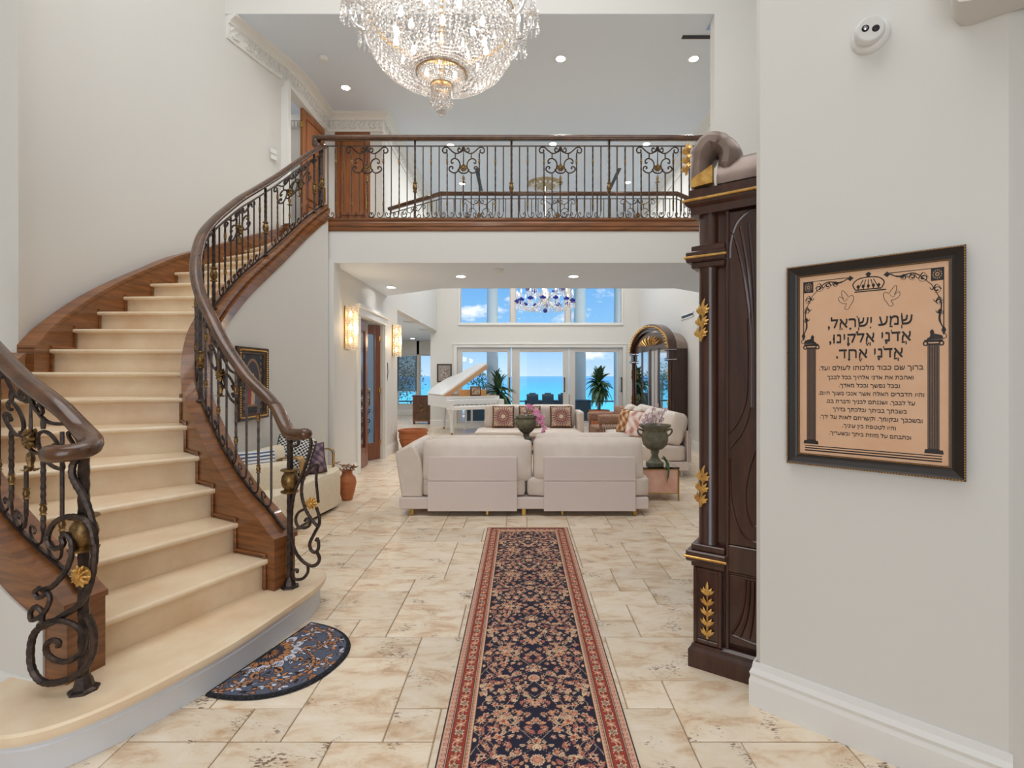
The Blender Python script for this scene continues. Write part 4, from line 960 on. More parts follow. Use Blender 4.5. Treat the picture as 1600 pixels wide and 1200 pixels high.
# ================================================================== HALF-ROUND MAT
ux, uy = .287, .958; mc = V(-1.325, 2.655, 0)
nr_, na = 150, 220; rr_ = np.linspace(0, 1, nr_); aa = np.linspace(0, PI, na); RR, AA = np.meshgrid(rr_, aa)
sup = (np.abs(np.cos(AA))**2.3+np.abs(np.sin(AA))**2.3)**(-1/2.3)
mxl = RR*sup*np.cos(AA)*.358; myl = RR*sup*np.sin(AA)*.425
def mat_colours(x, y, rn):
    s3 = lambda *c: np.array(S(*c)[:3]); base, org, wht, dk, blk, lav = s3(86, 92, 112), s3(190, 130, 84), s3(206, 206, 220), s3(34, 32, 40), s3(22, 22, 26), s3(110, 106, 118)
    c = np.zeros(x.shape+(3,)); c[:] = base
    nz = np.random.RandomState(4).rand(*x.shape); rg = random.Random(5)
    rd = np.hypot(x, y-.0); th = np.arctan2(y, x)
    def petal(cx_, cy_, an, L_, w_, c1, ol=True):
        a = (x-cx_)*math.cos(an)+(y-cy_)*math.sin(an); b = -(x-cx_)*math.sin(an)+(y-cy_)*math.cos(an); t = np.clip(a/L_, 0, 1); hw_ = w_*np.sin(PI*t)**.8
        m = (a > 0) & (a < L_) & (np.abs(b) < hw_); c[m] = c1
        if ol: c[(a > 0) & (a < L_) & (np.abs(np.abs(b)-hw_) < .0022)] = dk
    for k in range(10): petal(0, .02, k*PI/9, .085, .013, s3(52, 60, 78))
    for k in range(9): petal(0, .02, (k+.5)*PI/9, .06, .006, org)
    for k in range(7):
        an = (k+.5)*PI/7; dx, dy = math.cos(an), math.sin(an)
        petal(dx*.09, dy*.09, an, .10, .036, wht); petal(dx*.085, dy*.085, an-.5, .055, .014, org); petal(dx*.085, dy*.085, an+.5, .055, .014, org)
        sp = np.hypot(x-dx*.15, y-dy*.15); c[np.abs(sp-.010) < .0022] = dk; c[sp < .004] = dk
        an2 = k*PI/6; dx, dy = math.cos(an2), math.sin(an2)
        petal(dx*.17, dy*.17, an2, .07, .022, org); petal(dx*.19, dy*.19, an2, .04, .008, dk, False)
    for k in range(5):
        an = (k+.5)*PI/5; dx, dy = math.cos(an)*.265, math.sin(an)*.285
        for q in range(6): petal(dx, dy, q*PI/3+an, .055, .010, wht if q % 2 else org)
        sp = np.hypot(x-dx, y-dy); c[sp < .010] = s3(60, 90, 110); c[(sp > .010) & (sp < .013)] = dk
        dx, dy = math.cos(k*PI/4)*.30, math.sin(k*PI/4)*.35; sp = np.hypot((x-dx)*1.3, y-dy); c[np.abs(sp-.03) < .004] = org; c[np.abs(sp-.036) < .002] = dk; c[sp < .012] = wht
    for k in range(17):
        an = (k+.5)*PI/17; dx, dy = math.cos(an)*(.325-.03*(k % 2)), math.sin(an)*(.385-.045*(k % 2))
        petal(dx, dy, an+1.2, .045, .012, org if k % 2 else lav); petal(dx, dy, an-1.2, .045, .010, wht if k % 3 == 0 else org); petal(dx, dy, an, .03, .009, wht)
    for k in range(115):
        an, q = rg.uniform(.05, PI-.05), rg.uniform(.12, .36); petal(math.cos(an)*q, math.sin(an)*q*1.12, rg.uniform(0, 6.28), rg.uniform(.025, .045), rg.uniform(.005, .009), rg.choice([org, lav, wht, org*.7, dk]))
    wav = np.abs(np.abs(th-PI/2) % (PI/3)-PI/6); d = rd-(.225+.10*np.abs(np.sin(th*2.5))); br = np.abs(d) < .008; c[br & (np.sin(th*70) > -.3)] = org; c[np.abs(np.abs(d)-.010) < .0022] = dk
    c[nz < .12] *= .75; c[(rn > .945)] = blk; c[y < .010] = blk; c[((rn > .945) | (y < .01)) & (nz > .9)] = s3(60, 60, 70)
    return c
mcol = mat_colours(mxl, myl, RR)
mz = .002+.010*np.clip((1-RR)/.03, 0, 1)**.5+np.random.RandomState(2).rand(*mxl.shape)*.0012
mp_ = np.stack([mc.x+ux*mxl+uy*myl, mc.y+uy*mxl-ux*myl, mz], -1)
hm = grid_obj('doormat', mp_, mcol, MV('tufted_mat', .95, .3, 900)); tag(hm, 'half-round blue and brown patterned mat lying against the bottom step', 'doormat')
# ================================================================== GREAT CRYSTAL CHANDELIER
CC = (-.589, 3.8)
ch = thing('chandelier', 'large crystal basket chandelier with gilt rings hanging in the foyer', 'chandelier', (CC[0], CC[1], 3.40))
zc = lambda z: z-3.40
def ring(r, z, rt_, name, deco=True):
    b = MB(); n = 72; b.tube([(r*math.cos(2*PI*k/n), r*math.sin(2*PI*k/n), zc(z)) for k in range(n)], rt_, 8, True, sq=1.7, up=(0, 0, 1))
    for k in range(n*2): a = PI*k/n; b.lathe([(0, -.006), (.005, 0), (0, .006)], 4, ((r+rt_)*math.cos(a), (r+rt_)*math.sin(a), zc(z)))
    return b.build(name, mt['gold'], ch, smooth=True)
ring(.535, 4.10, .012, 'gilt_ring'); ring(.17, 3.712, .013, 'gilt_ring'); ring(.078, 3.605, .004, 'gilt_ring'); ring(.16, 5.25, .01, 'gilt_ring')
def strand_mesh(prof, bead, gap, name, mat, sz=1.25):      # prof [(r, z)] in the XZ plane; faceted beads threaded along it
    q = cmr([(r, 0, zc(z)) for r, z in prof], 10); S_ = [0]
    for a, b_ in zip(q, q[1:]): S_.append(S_[-1]+(b_-a).length)
    n = max(1, int(S_[-1]/gap)); b = MB(); i = 0
    for k in range(n):
        s = (k+.5)*S_[-1]/n
        while i < len(S_)-2 and S_[i+1] < s: i += 1
        p = q[i].lerp(q[i+1], (s-S_[i])/max(1e-6, S_[i+1]-S_[i])); d = (q[i+1]-q[i]).normalized(); r = bead*(1 if not callable(sz) else 1)
        b.lathe([(0, -r*1.2), (r, -r*.25), (r, r*.3), (0, r*1.2)], 5, p, d)
    return b
def spin(mb, n, name, mat, ph=0, jit=0):
    o = mb.build(name, mat, ch)
    o.rotation_euler = (0, 0, ph)
    for k in range(1, n):
        c = o.copy(); C.objects.link(c); c.parent = ch; c.rotation_euler = (0, 0, ph+2*PI*k/n+R.uniform(-jit, jit))
bowl = [(.535, 4.09), (.545, 4.02), (.535, 3.93), (.49, 3.82), (.41, 3.735), (.30, 3.695), (.18, 3.70)]
vr = [strand_mesh([(r*(1+R.uniform(-.012, .012)), z) for r, z in bowl], bd_, gp_, 'bead_strand', 0).build('bead_strand', mt['crystal'], ch) for bd_, gp_ in ((.0150, .035), (.0160, .038), (.0140, .033), (.0155, .0365))]
for k in range(4, 88):
    c = vr[R.randrange(4)].copy(); C.objects.link(c); c.parent = ch; c.rotation_euler = (R.uniform(-.006, .006), R.uniform(-.006, .006), 2*PI*k/88+R.uniform(-.012, .012))
for k in range(4): vr[k].rotation_euler = (0, 0, 2*PI*k/88)
spin(strand_mesh([(.53, 4.12), (.44, 4.35), (.30, 4.75), (.16, 5.25)], .016, .036, 'bead_strand', 0), 44, 'upper_strand', mt['crystal'])
spin(strand_mesh([(.17, 3.70), (.168, 3.66), (.145, 3.62), (.08, 3.60)], .0085, .017, 'bead_strand', 0), 52, 'small_basket_strand', mt['crystal'])
spin(MB().lathe([(.0035, zc(3.50)), (.0045, zc(3.55)), (.0035, zc(3.605))], 5, (.076, 0, 0)), 36, 'fringe_rod', mt['crystal'])
spin(strand_mesh([(.076, 3.50), (.082, 3.47), (.055, 3.445), (.02, 3.44)], .0085, .016, 'b', 0), 20, 'finial_strand', mt['crystal'])
MB().lathe([(0, zc(3.375)), (.022, zc(3.38)), (.040, zc(3.405)), (.042, zc(3.42)), (.030, zc(3.445)), (.012, zc(3.46))], 8).build('finial_ball', mt['crystal'], ch)
# pear drops hung round the main ring
def drop_mb(p, L_, r):
    return MB().lathe([(0, 0), (r*.25, -L_*.12), (r*.35, -L_*.3), (r, -L_*.72), (r*.8, -L_*.88), (0, -L_)], 6, p)
dm = drop_mb((.565, 0, zc(4.08)), .085, .013); dm.lathe([(0, -.012), (.011, 0), (0, .012)], 6, (.565, 0, zc(4.095)))
spin(dm, 40, 'pear_drop', mt['crystal'], .05)
# curved crystal arms carrying bobeches, candle cups and hanging drops
am = MB(); ac = cmr([(.50, 0, zc(4.02)), (.56, 0, zc(3.985)), (.62, 0, zc(4.01)), (.665, 0, zc(4.09)), (.67, 0, zc(4.16))], 6); am.tube(ac, .013, 7)
arm0 = am.build('crystal_arm', mt['crystal'], ch, smooth=True)
bo = MB(); bo.lathe([(.012, zc(4.16)), (.055, zc(4.175)), (.06, zc(4.19)), (.02, zc(4.185))], 14, (.67, 0, 0)); bo.build('bobeche', mt['crystal'], arm0)
dr = MB()
for k in range(9):
    a = 2*PI*k/9; p = V(.67+.056*math.cos(a), .056*math.sin(a), zc(4.175))
    for q in range(3): dr.lathe([(0, -.011), (.0095, 0), (0, .011)], 5, p-V(0, 0, .012+.024*q))
    dr.v += drop_mb(p-V(0, 0, .072), .075, .0115).v; base = len(dr.v)-36; 
    dr.f += [tuple(base+i for i in f) for f in drop_mb((0, 0, 0), 1, 1).f]; dr.m += [0]*len(drop_mb((0, 0, 0), 1, 1).f)
dr.build('hanging_drops', mt['crystal'], arm0)
cu = MB(); cu.lathe([(.018, zc(4.19)), (.022, zc(4.21)), (.011, zc(4.22)), (.011, zc(4.31))], 10, (.67, 0, 0)); cu.build('candle_cup', mt['plastic'], arm0)
MB().lathe([(.006, zc(4.31)), (.014, zc(4.33)), (.012, zc(4.36)), (0, zc(4.40))], 8, (.67, 0, 0)).build('flame_bulb', mt['bulb'], arm0, smooth=True)
for k in range(1, 14):
    c = dup(arm0, ch); c.rotation_euler = (0, 0, 2*PI*k/14+.1)
arm0.rotation_euler = (0, 0, .1)
bl = MB().lathe([(0, -.035), (.017, -.02), (.020, 0), (.013, .02), (.010, .035)], 8, (.33, 0, zc(3.86))).build('bulb', mt['bulb'], ch, smooth=True)
for k in range(1, 18):
    c = bl.copy(); C.objects.link(c); c.parent = ch; c.rotation_euler = (0, 0, 2*PI*k/18); c.location.z = .14*(k % 2)
MB().tube([(0, 0, zc(3.6)), (0, 0, zc(7.55))], .012, 8).lathe([(.02, zc(5.2)), (.17, zc(5.26)), (.12, zc(5.33)), (.02, zc(5.4))], 20).lathe([(.0, zc(7.5)), (.14, zc(7.52)), (.15, zc(7.6))], 20).build('stem', mt['gold'], ch, smooth=True)
lamp('chandelier_glow', 'POINT', (CC[0], CC[1], 4.0), 11, col=(1, .93, .84), shadow_soft_size=.2)
# ================================================================== LIVING ROOM FURNITURE
def cush(name, w, d, h, mat, parent, loc, rot=(0, 0, 0), rnd=.4, puff=.12, pipe=True, n=7):
    o = MB().bm(cushion(w, d, h, rnd, puff, n)).build(name, mat, parent, smooth=True, sharp=80); o.location = loc; o.rotation_euler = rot
    return o
def soft(mat_): return mat_
# ---- main sofa, its back to the viewer
s1 = thing('sofa', 'long cream leather sofa seen from behind, nearest to the runner', 'sofa', (.03, 5.26, 0))
MB().rbox(-1.29, 1.29, .03, 1.02, .07, .19, .012, seg=2).build('platform', mt['sofapanel'], s1)
for x in (-1.16, 0.0, 1.15):
    for y in (.06, .92): MB().rbox(x-.02, x+.02, y-.02, y+.02, 0, .075, .003).build('leg', mt['brass'], s1)
for x in (-.38, .40): MB().rbox(x-.012, x+.012, .05, .08, 0, .075, .003).build('leg', mt['brass'], s1)
for x0, x1 in ((-1.06, .02), (.03, 1.31)):
    cush('seat_cushion', x1-x0, .98, .215, mt['sofa'], s1, ((x0+x1)/2, .54, .295), rnd=.45, puff=.04)
for x0, x1, dz in ((-1.06, .085, 0), (.10, 1.25, .03)):
    cush('back_cushion', x1-x0, .24, .45, mt['sofa'], s1, ((x0+x1)/2, .18, .555+dz*.5), (math.radians(-7), 0, math.radians(.6)), rnd=.55, puff=.20, n=9)
    cush('loose_cushion', x1-x0-.1, .2, .44, mt['sofa'], s1, ((x0+x1)/2-.02, .42, .565+dz), (math.radians(-14), 0, math.radians(-1)), rnd=.6, puff=.3, n=7)
for x0, x1 in ((-.99, -.07), (.205, 1.15)):
    p = MB().rbox(x0, x1, .0, .035, .055, .362, .006, seg=2).build('back_panel', mt['sofapanel'], s1)
    MB().rbox(x0, x1, .002, .034, .364, .615, .008, seg=2).build('upper_panel', mt['sofapanel'], p)
arm = MB(); pr = [(-1.27, .19), (-1.055, .19), (-1.05, .42), (-1.075, .58), (-1.13, .70), (-1.155, .725), (-1.19, .725), (-1.325, .66), (-1.335, .64), (-1.31, .45)]
k = len(pr); arm.add([(x, .05, z) for x, z in pr]+[(x, 1.0, z) for x, z in pr], [tuple(range(k)), tuple(range(2*k-1, k-1, -1))]+[(i, k+i, k+(i+1) % k, (i+1) % k) for i in range(k)])
ao = arm.build('arm', mt['sofa'], s1, smooth=True, sharp=50); bv = ao.modifiers.new('soft', 'BEVEL'); bv.width = .018; bv.segments = 2; bv.angle_limit = math.radians(50)
# ---- facing sofa with medallion pillows
s2 = thing('sofa', 'cream sofa facing the viewer in front of the sea windows, with medallion pillows', 'sofa', (.14, 9.4, 0))
MB().rbox(-1.0, 1.0, .04, 1.0, .07, .2, .012).build('platform', mt['sofapanel'], s2)
for x in (-.92, .92):
    for y in (.08, .94): MB().rbox(x-.02, x+.02, y-.02, y+.02, 0, .075, .003).build('leg', mt['brass'], s2)
for x in (-.505, .505): cush('seat_cushion', .99, .9, .23, mt['sofa'], s2, (x, .46, .31), rnd=.45, puff=.05)
for x, w_ in ((-.42, .88), (.48, .9)): cush('back_cushion', w_, .24, .46, mt['sofa'], s2, (x, .84, .64), (math.radians(-10), 0, 0), rnd=.5, puff=.15)
cush('side_cushion', .1, .75, .42, mt['sofa'], s2, (1.0, .6, .56), rnd=.5)
def medallion(x, y):
    s3 = lambda *c: np.array(S(*c)[:3]); c = np.zeros(x.shape+(3,)); r = np.hypot(x, y); th = np.arctan2(y, x); c[:] = s3(206, 184, 158)
    for r0, r1, k, a, b in ((.92, .80, 24, (170, 120, 104), (210, 190, 168)), (.80, .60, 20, (140, 96, 100), (196, 168, 150)), (.60, .44, 16, (176, 110, 100), (120, 92, 104)), (.44, .28, 12, (204, 164, 130), (150, 96, 92)), (.28, .2, 10, (120, 70, 70), (190, 160, 140)), (.2, .0, 6, (226, 214, 196), (226, 214, 196))):
        m = (r < r0) & (r >= r1); c[m] = s3(*a); c[m & (np.cos(th*k) > .1)] = s3(*b)
    e = np.maximum(np.abs(x), np.abs(y)); c[(e > .80) & (r > .92)] = s3(168, 120, 104); c[(e > .80) & (r > .92) & (np.cos(x*22)*np.cos(y*22) > .0)] = s3(206, 176, 150); c[e > .93] = s3(96, 62, 44)
    return c
mt['printed'] = MV('printed_cloth', .9, .15, 500)
def pillow(label, s, loc, rot, fn, group=None, h=.15, edge=None, mat=None):
    n = 61; u = np.linspace(-1, 1, n); X, Y = np.meshgrid(u, u); hh = h*.5*((1-X**4)*(1-Y**4))**.5; k = 1-.05*(1-np.abs(X))*0
    pin = 1-.06*(1-np.abs(Y))**.5*(np.abs(X) > .0); 
    f = np.stack([X*s/2*(1-.05*(1-Y*Y)), -hh, Y*s/2*(1-.05*(1-X*X))], -1); bk = f.copy(); bk[..., 1] = hh
    t = thing('pillow', label, 'pillow', loc, 0, group); t.rotation_euler = rot
    grid_obj('front_cover', f, fn(X, Y), mt['printed'], t)
    grid_obj('back_cover', bk[:, ::-1][::3, ::3].copy(), np.tile(fn(X, Y)[0, 0], (21, 21, 1)), mt['printed'], t)
    ring_ = [tuple(f[0, i]) for i in range(0, n, 4)]+[tuple(f[i, -1]) for i in range(4, n, 4)]+[tuple(f[-1, i]) for i in range(n-5, -1, -4)]+[tuple(f[i, 0]) for i in range(n-5, 0, -4)]
    MB().tube(ring_, .008, 5, True).build('piping', edge or mt['rail'], t)
    return t
for lab, x, y in (('medallion pillow at the left end of the facing sofa', -.345, 10.02), ('medallion pillow half hidden behind the orchid urn', .17, 10.03), ('medallion pillow at the right end of the facing sofa', .78, 10.02)):
    pillow(lab, .42, (x, y-.03, .645), (math.radians(-14), 0, 0), medallion, 'medallion pillows')
# ---- coffee table with planted urn
ct = thing('coffee_table', 'low dark table with tan edge between the two sofas', 'table', (.0, 8.25, 0))
MB().rbox(-.75, .70, -.42, .42, .385, .425, .008).build('tabletop', mt['dark'], ct)
MB().rbox(-.76, .71, -.43, .43, .355, .386, .008).build('apron', M('tan_veneer', S(176, 122, 70), .4), ct)
for x in (-.66, .6):
    for y in (-.34, .34): MB().lathe([(.022, 0), (.03, .02), (.02, .06), (.034, .30), (.04, .36)], 10, (x, y, 0)).build('leg', mt['dark'], ct, smooth=True)
def urn(name, label, loc, prof, handles=None, mat='urn', flutes=0):
    t = thing(name, label, 'urn', loc)
    b = MB().lathe(prof, 28)
    if flutes:
        for i, v in enumerate(b.v):
            a = math.atan2(v[1], v[0]); z = v[2]
            if flutes[0] < z < flutes[1]: k = 1+.045*math.cos(a*14); b.v[i] = (v[0]*k, v[1]*k, z)
    b.build('bowl', mt[mat], t, smooth=True)
    if handles:
        for g in (-1, 1): MB().tube(cmr([(g*a, 0, z) for a, z in handles], 6), .011, 7).build('handle', mt[mat], t, smooth=True)
    return t
u1 = urn('planted_urn', 'dark urn of pink orchids on the low table between the sofas', (.085, 8.25, .425), [(.09, 0), (.095, .02), (.05, .05), (.045, .09), (.10, .13), (.15, .20), (.165, .28), (.15, .33), (.175, .36), (.17, .385), (.14, .38), (.12, .30)], [(.15, .33), (.195, .32), (.19, .26), (.155, .24)])
def orchid(root, base, pts, nf, mat, size=.035, rs=3):
    rg = random.Random(rs); q = cmr([base]+pts, 6); MB().tube(q, .004, 5).build('stem', mt['leaf'], root)
    for k in range(nf):
        p = q[int(len(q)*(.35+.62*k/max(1, nf-1)))-1]+V(rg.uniform(-.03, .03), rg.uniform(-.04, .0), rg.uniform(-.03, .02)); b = MB()
        nr = V(rg.uniform(-.5, .5), -1, rg.uniform(-.3, .3)).normalized(); t = nr.orthogonal().normalized(); u = nr.cross(t); a0 = rg.uniform(0, 6)
        for w_ in range(5):
            d = t*math.cos(a0+w_*1.257)+u*math.sin(a0+w_*1.257); b.tube([p, p+d*size*.5+nr*.006, p+d*size+nr*.002], [.003, size*.36, .003], 6, sq=.25, up=nr)
        b.lathe([(0, .010), (.006, .005), (.004, 0)], 6, p, nr); b.build('blossom', mat, root, smooth=True)
orchid(u1, V(.02, 0, .33), [V(.06, -.05, .44), V(.16, -.10, .45), V(.24, -.12, .36), V(.27, -.12, .18), V(.26, -.12, .06)], 15, mt['petal'], .042, 2)
orchid(u1, V(.0, 0, .33), [V(.03, -.02, .50), V(.10, -.03, .52), V(.19, -.06, .42), V(.23, -.08, .25)], 10, mt['petal'], .04, 5)
orchid(u1, V(-.02, .02, .33), [V(-.02, 0, .45), V(.01, 0, .54)], 3, M('white_petal', S(236, 226, 232), .5), .028, 6)
# ---- right-hand sofa and its pillows
s3_ = thing('sofa', 'cream sofa along the right side with its end towards the viewer, behind the stone urn', 'sofa', (1.60, 7.3, 0))
MB().rbox(0, .80, 0, 2.35, .09, .22, .012).build('platform', mt['sofapanel'], s3_)
for x in (.06, .70):
    for y in (.05, 2.25): MB().rbox(x-.02, x+.02, y-.02, y+.02, 0, .095, .003).build('leg', mt['chrome'], s3_)
for y in (.58, 1.76): cush('seat_cushion', .78, 1.15, .24, mt['sofa'], s3_, (.37, y, .335), rnd=.42, puff=.04)
for y in (.40, 1.15, 1.9): cush('back_cushion', .24, .76, .48, mt['sofa'], s3_, (.64, y, .68), (0, math.radians(14), math.radians(0)), rnd=.6, puff=.3)
for y in (.5, 1.3, 2.0): cush('loose_cushion', .2, .6, .42, mt['sofa'], s3_, (.44, y+.25, .70), (0, math.radians(22), math.radians(-8)), rnd=.6, puff=.35)
bp_ = MB()
for k in range(3): bp_.rbox(.775+.022*k, .79+.022*k, .0, 2.3, .22, .66-.03*k, .004)
o = bp_.build('slatted_back', mt['sofapanel'], s3_); o['kind'] = 'stuff'
def patch_print(a, b, c, k=7):
    def f(X, Y):
        s3 = lambda v: np.array(S(*v)[:3]); col = np.zeros(X.shape+(3,)); col[:] = s3(a); q = np.sin(X*k+1.3*np.sin(Y*4))*np.cos(Y*k*.8+X*2); col[q > .25] = s3(b); col[q < -.45] = s3(c); return col
    return f
pillow('tan and rust printed pillow leaning on the right-hand sofa by its woven end', .42, (1.87, 8.95, .66), (math.radians(-18), 0, math.radians(-52)), patch_print((198, 150, 104), (150, 92, 52), (224, 204, 180), 9))
pillow('pink and white abstract pillow on the right-hand sofa behind the orchids', .44, (1.90, 8.35, .66), (math.radians(-18), 0, math.radians(-55)), patch_print((228, 202, 194), (196, 140, 128), (240, 232, 226), 6))
pillow('mustard pillow squeezed between two printed pillows on the right-hand sofa', .40, (2.02, 8.72, .66), (math.radians(-16), 0, math.radians(-58)), patch_print((176, 124, 62), (160, 108, 50), (190, 140, 80), 3))
# ---- woven armchair
ac_ = thing('armchair', 'brown armchair with woven slatted side beyond the right-hand sofa', 'chair', (1.78, 10.32, 0), math.radians(8))
rat = M('rattan_brown', S(150, 112, 92), .7, c2=S(176, 140, 118), scale=30)
cush('seat', .62, .62, .16, rat, ac_, (0, .05, .36), rnd=.4); cush('arm', .66, .15, .19, rat, ac_, (0, -.33, .60), rnd=.6); cush('arm', .66, .15, .19, rat, ac_, (0, .42, .60), rnd=.6)
cush('backrest', .14, .8, .42, rat, ac_, (.30, .05, .62), rnd=.5)
for k in range(13): MB().tube([(-.27+k*.045, -.33, .10), (-.27+k*.045, -.33, .54)], .011, 5).build('slat', mt['sofapanel'], ac_)
for x in (-.28, .28):
    for y in (-.33, .42): MB().rbox(x-.025, x+.025, y-.025, y+.025, 0, .55, .004).build('leg', rat, ac_)
# ---- side table and stone urn
sd_ = thing('side_table', 'pink marble side table with thin brass frame beside the near sofa', 'table', (1.61, 6.15, 0))
MB().rbox(-.25, .225, -.23, .25, .372, .392, .003).build('tabletop', glass_mat('table_glass', (.85, .87, .84, 1), .3), sd_)
MB().rbox(-.215, .205, -.222, -.205, .10, .362, .002).build('marble_panel', mt['marble'], sd_); MB().rbox(-.215, .205, -.2, .235, .10, .36, .002).build('marble_block', mt['marble'], sd_)
f = MB()
for x in (-.24, .215):
    for y in (-.22, .24): f.rbox(x-.008, x+.008, y-.008, y+.008, 0, .372, .002)
for z in (.088, .366):
    for y in (-.22, .24): f.rbox(-.24, .215, y-.007, y+.007, z-.006, z+.006, .002)
    for x in (-.24, .215): f.rbox(x-.007, x+.007, -.22, .24, z-.006, z+.006, .002)
f.build('brass_frame', mt['brass'], sd_)
u2 = urn('stone_urn', 'fluted green-grey stone urn with handles on the pink marble table', (1.60, 6.12, .392), [(.105, 0), (.105, .025), (.075, .04), (.05, .075), (.038, .11), (.05, .15), (.045, .165), (.09, .19), (.135, .235), (.15, .30), (.148, .36), (.135, .40), (.15, .425), (.185, .455), (.19, .475), (.17, .475), (.14, .43), (.13, .36)], [(.14, .40), (.19, .42), (.205, .39), (.18, .355), (.145, .33)], flutes=(.18, .40))
pinkish = M('pale_petal', S(222, 178, 196), .5, c2=S(240, 222, 228), scale=30)
for k, (x, z) in enumerate(((-.09, .62), (-.03, .70), (.03, .64), (.10, .66), (-.13, .56))): orchid(u2, V(x*.3, .03, .42), [V(x*.6, .02, .52), V(x, .0, z-.06), V(x+.02, -.02, z)], 4, pinkish, .03, 20+k)
def strap(L_, W, droop, n=7, fold=.25):       # one arching strap leaf along +x
    b = MB(); vs = []
    for i in range(n+1):
        t = i/n; x = L_*(t-.18*droop*t*t); z = L_*(.30*t*(2-droop)-.62*droop*t*t); w_ = W*math.sin(PI*min(.985, .10+.88*t))**.8
        vs += [(x, -w_/2, z+w_*fold), (x, 0, z), (x, w_/2, z+w_*fold)]
    return b.add(vs, [(3*i+k, 3*i+k+1, 3*i+k+4, 3*i+k+3) for i in range(n) for k in (0, 1)])
lv = strap(.26, .075, 1.6).build('leaf', mt['leaf'], u2, smooth=True); lv.location = (.03, -.16, .10); lv.rotation_euler = (0, math.radians(25), math.radians(-40))
lv2 = dup(lv, u2); lv2.location = (.05, -.15, .12); lv2.rotation_euler = (0, math.radians(50), math.radians(-20))
# ---- white grand piano
pz = thing('grand_piano', 'white grand piano with raised lid by the left sea window', 'piano', (-1.82, 12.5, 0), math.radians(27))
OUTL = [(0, 0), (1.42, 0), (1.42, .62), (1.36, .85), (1.20, 1.02), (1.0, 1.15), (.86, 1.34), (.78, 1.55), (.62, 1.70), (.36, 1.76), (.12, 1.70), (0, 1.55)]
ol = [tuple(p)[:2] for p in cmr([q+(0,) for q in OUTL[1:]], 3)]; ol = [OUTL[0]]+ol
MB().prism(ol, .66, .94).build('case', mt['white'], pz)
MB().prism([(x*.97+.02, y*.97+.02) for x, y in ol], .935, .945).build('soundboard', M('soundboard', S(190, 140, 84), .4), pz)
MB().rbox(.0, 1.42, -.30, .02, .62, .70, .008).rbox(0, .09, -.30, .02, .68, .86, .01).rbox(1.33, 1.42, -.30, .02, .68, .86, .01).build('keybed', mt['white'], pz)
MB().box(.09, 1.33, -.27, -.10, .70, .725).build('white_keys', M('ivory', S(240, 238, 230), .3), pz)
o = MB()
for k in range(36):
    if k % 7 not in (2, 6): o.box(.115+k*.0335, .128+k*.0335, -.20, -.10, .725, .738)
o = o.build('black_keys', mt['black'], pz); o['kind'] = 'stuff'
MB().rbox(.09, 1.33, -.10, -.08, .70, .86, .005).build('fallboard', mt['white'], pz)
for x, y in ((.10, -.12), (1.30, -.12), (.42, 1.45)):
    b = MB(); b.lathe([(.045, .06), (.05, .10), (.042, .14), (.045, .30), (.075, .50), (.11, .60), (.12, .66)], 4, (x, y, 0)); b.build('leg', mt['white'], pz, smooth=True, sharp=60)
    MB().lathe([(.012, .0), (.03, .012), (.03, .03), (.018, .06)], 10, (x, y, 0)).build('caster', mt['brass'], pz, smooth=True)
b = MB(); b.rbox(.60, .64, .28, .32, .1, .66, .004).rbox(.76, .80, .28, .32, .1, .66, .004).rbox(.55, .85, .22, .36, .10, .16, .008); b.build('pedal_lyre', mt['white'], pz)
ang = math.radians(34); Ml = Matrix.Translation((0, 0, .95)) @ Matrix.Rotation(-ang, 4, 'Y')
MB().prism([(x, y+.26 if y < .3 else y) for x, y in ol], .0, .035).xf(Ml).build('lid', mt['white'], pz)
MB().prism([(x, y) for x, y in ((0, .24), (1.40, .24), (1.40, .33), (0, .33))], -.10, .0).xf(Ml).build('lid_lining', M('lid_veneer', S(196, 158, 122), .4), pz)
MB().tube([(1.30, .60, .94), (1.10, .60, 1.66)], .010, 6).build('lid_prop', mt['black'], pz)
MB().rbox(.38, 1.12, .16, .175, .945, 1.10, .004).xf(Matrix.Identity(4)).build('music_desk', M('music_desk', S(206, 158, 104), .4), pz)
fr2 = thing('small_photo_frame', 'small brown framed photo standing on the music desk of the piano', 'picture', (-1.14, 12.86, .945), math.radians(27))
MB().rbox(-.14, .14, -.012, .01, .0, .24, .006).build('frame', mt['rail'], fr2); MB().box(-.11, .11, -.016, -.011, .03, .21).build('photo', M('photo_print', S(204, 182, 158), .5, c2=S(120, 96, 84), scale=14), fr2)
# ---- plants
def plant(name, label, loc, pot, leaves, L_, H, seed, trunk=.0, W=.06):
    t = thing(name, label, 'plant', loc); rg = random.Random(seed)
    if pot:
        r, h = pot; MB().lathe([(r*.62, 0), (r*.68, .02), (r*.9, h*.55), (r*.98, h*.82), (r*1.1, h*.84), (r*1.12, h), (r*.95, h), (r*.9, h*.9), (0, h*.9)], 24).build('pot', mt['terra'], t, smooth=True, sharp=30)
    top = H
    if trunk: MB().tube([(0, 0, (pot[1]*.8 if pot else 0)), (.02, 0, trunk*.6), (0, 0, top)], [.035, .03, .022], 7).build('trunk', M('bark_'+name, S(120, 100, 76), .8), t)
    protos = [strap(L_, W, d).build('leaf', mt['leaf'], t, smooth=True) for d in (.5, 1.1, 1.6)]
    meshes = [p.data for p in protos]
    for p in protos: bpy.data.objects.remove(p)
    for k in range(leaves):
        f = k/leaves; o = link('leaf', meshes[min(2, int(f*3))], t, (rg.uniform(-.02, .02), rg.uniform(-.02, .02), top*(1-.22*f)+rg.uniform(-.03, .03)))
        o.rotation_euler = (rg.uniform(-.2, .2), math.radians(-72+98*f+rg.uniform(-14, 14)), k*2.4); s_ = rg.uniform(.8, 1.15); o.scale = (s_, s_, s_)
    return t
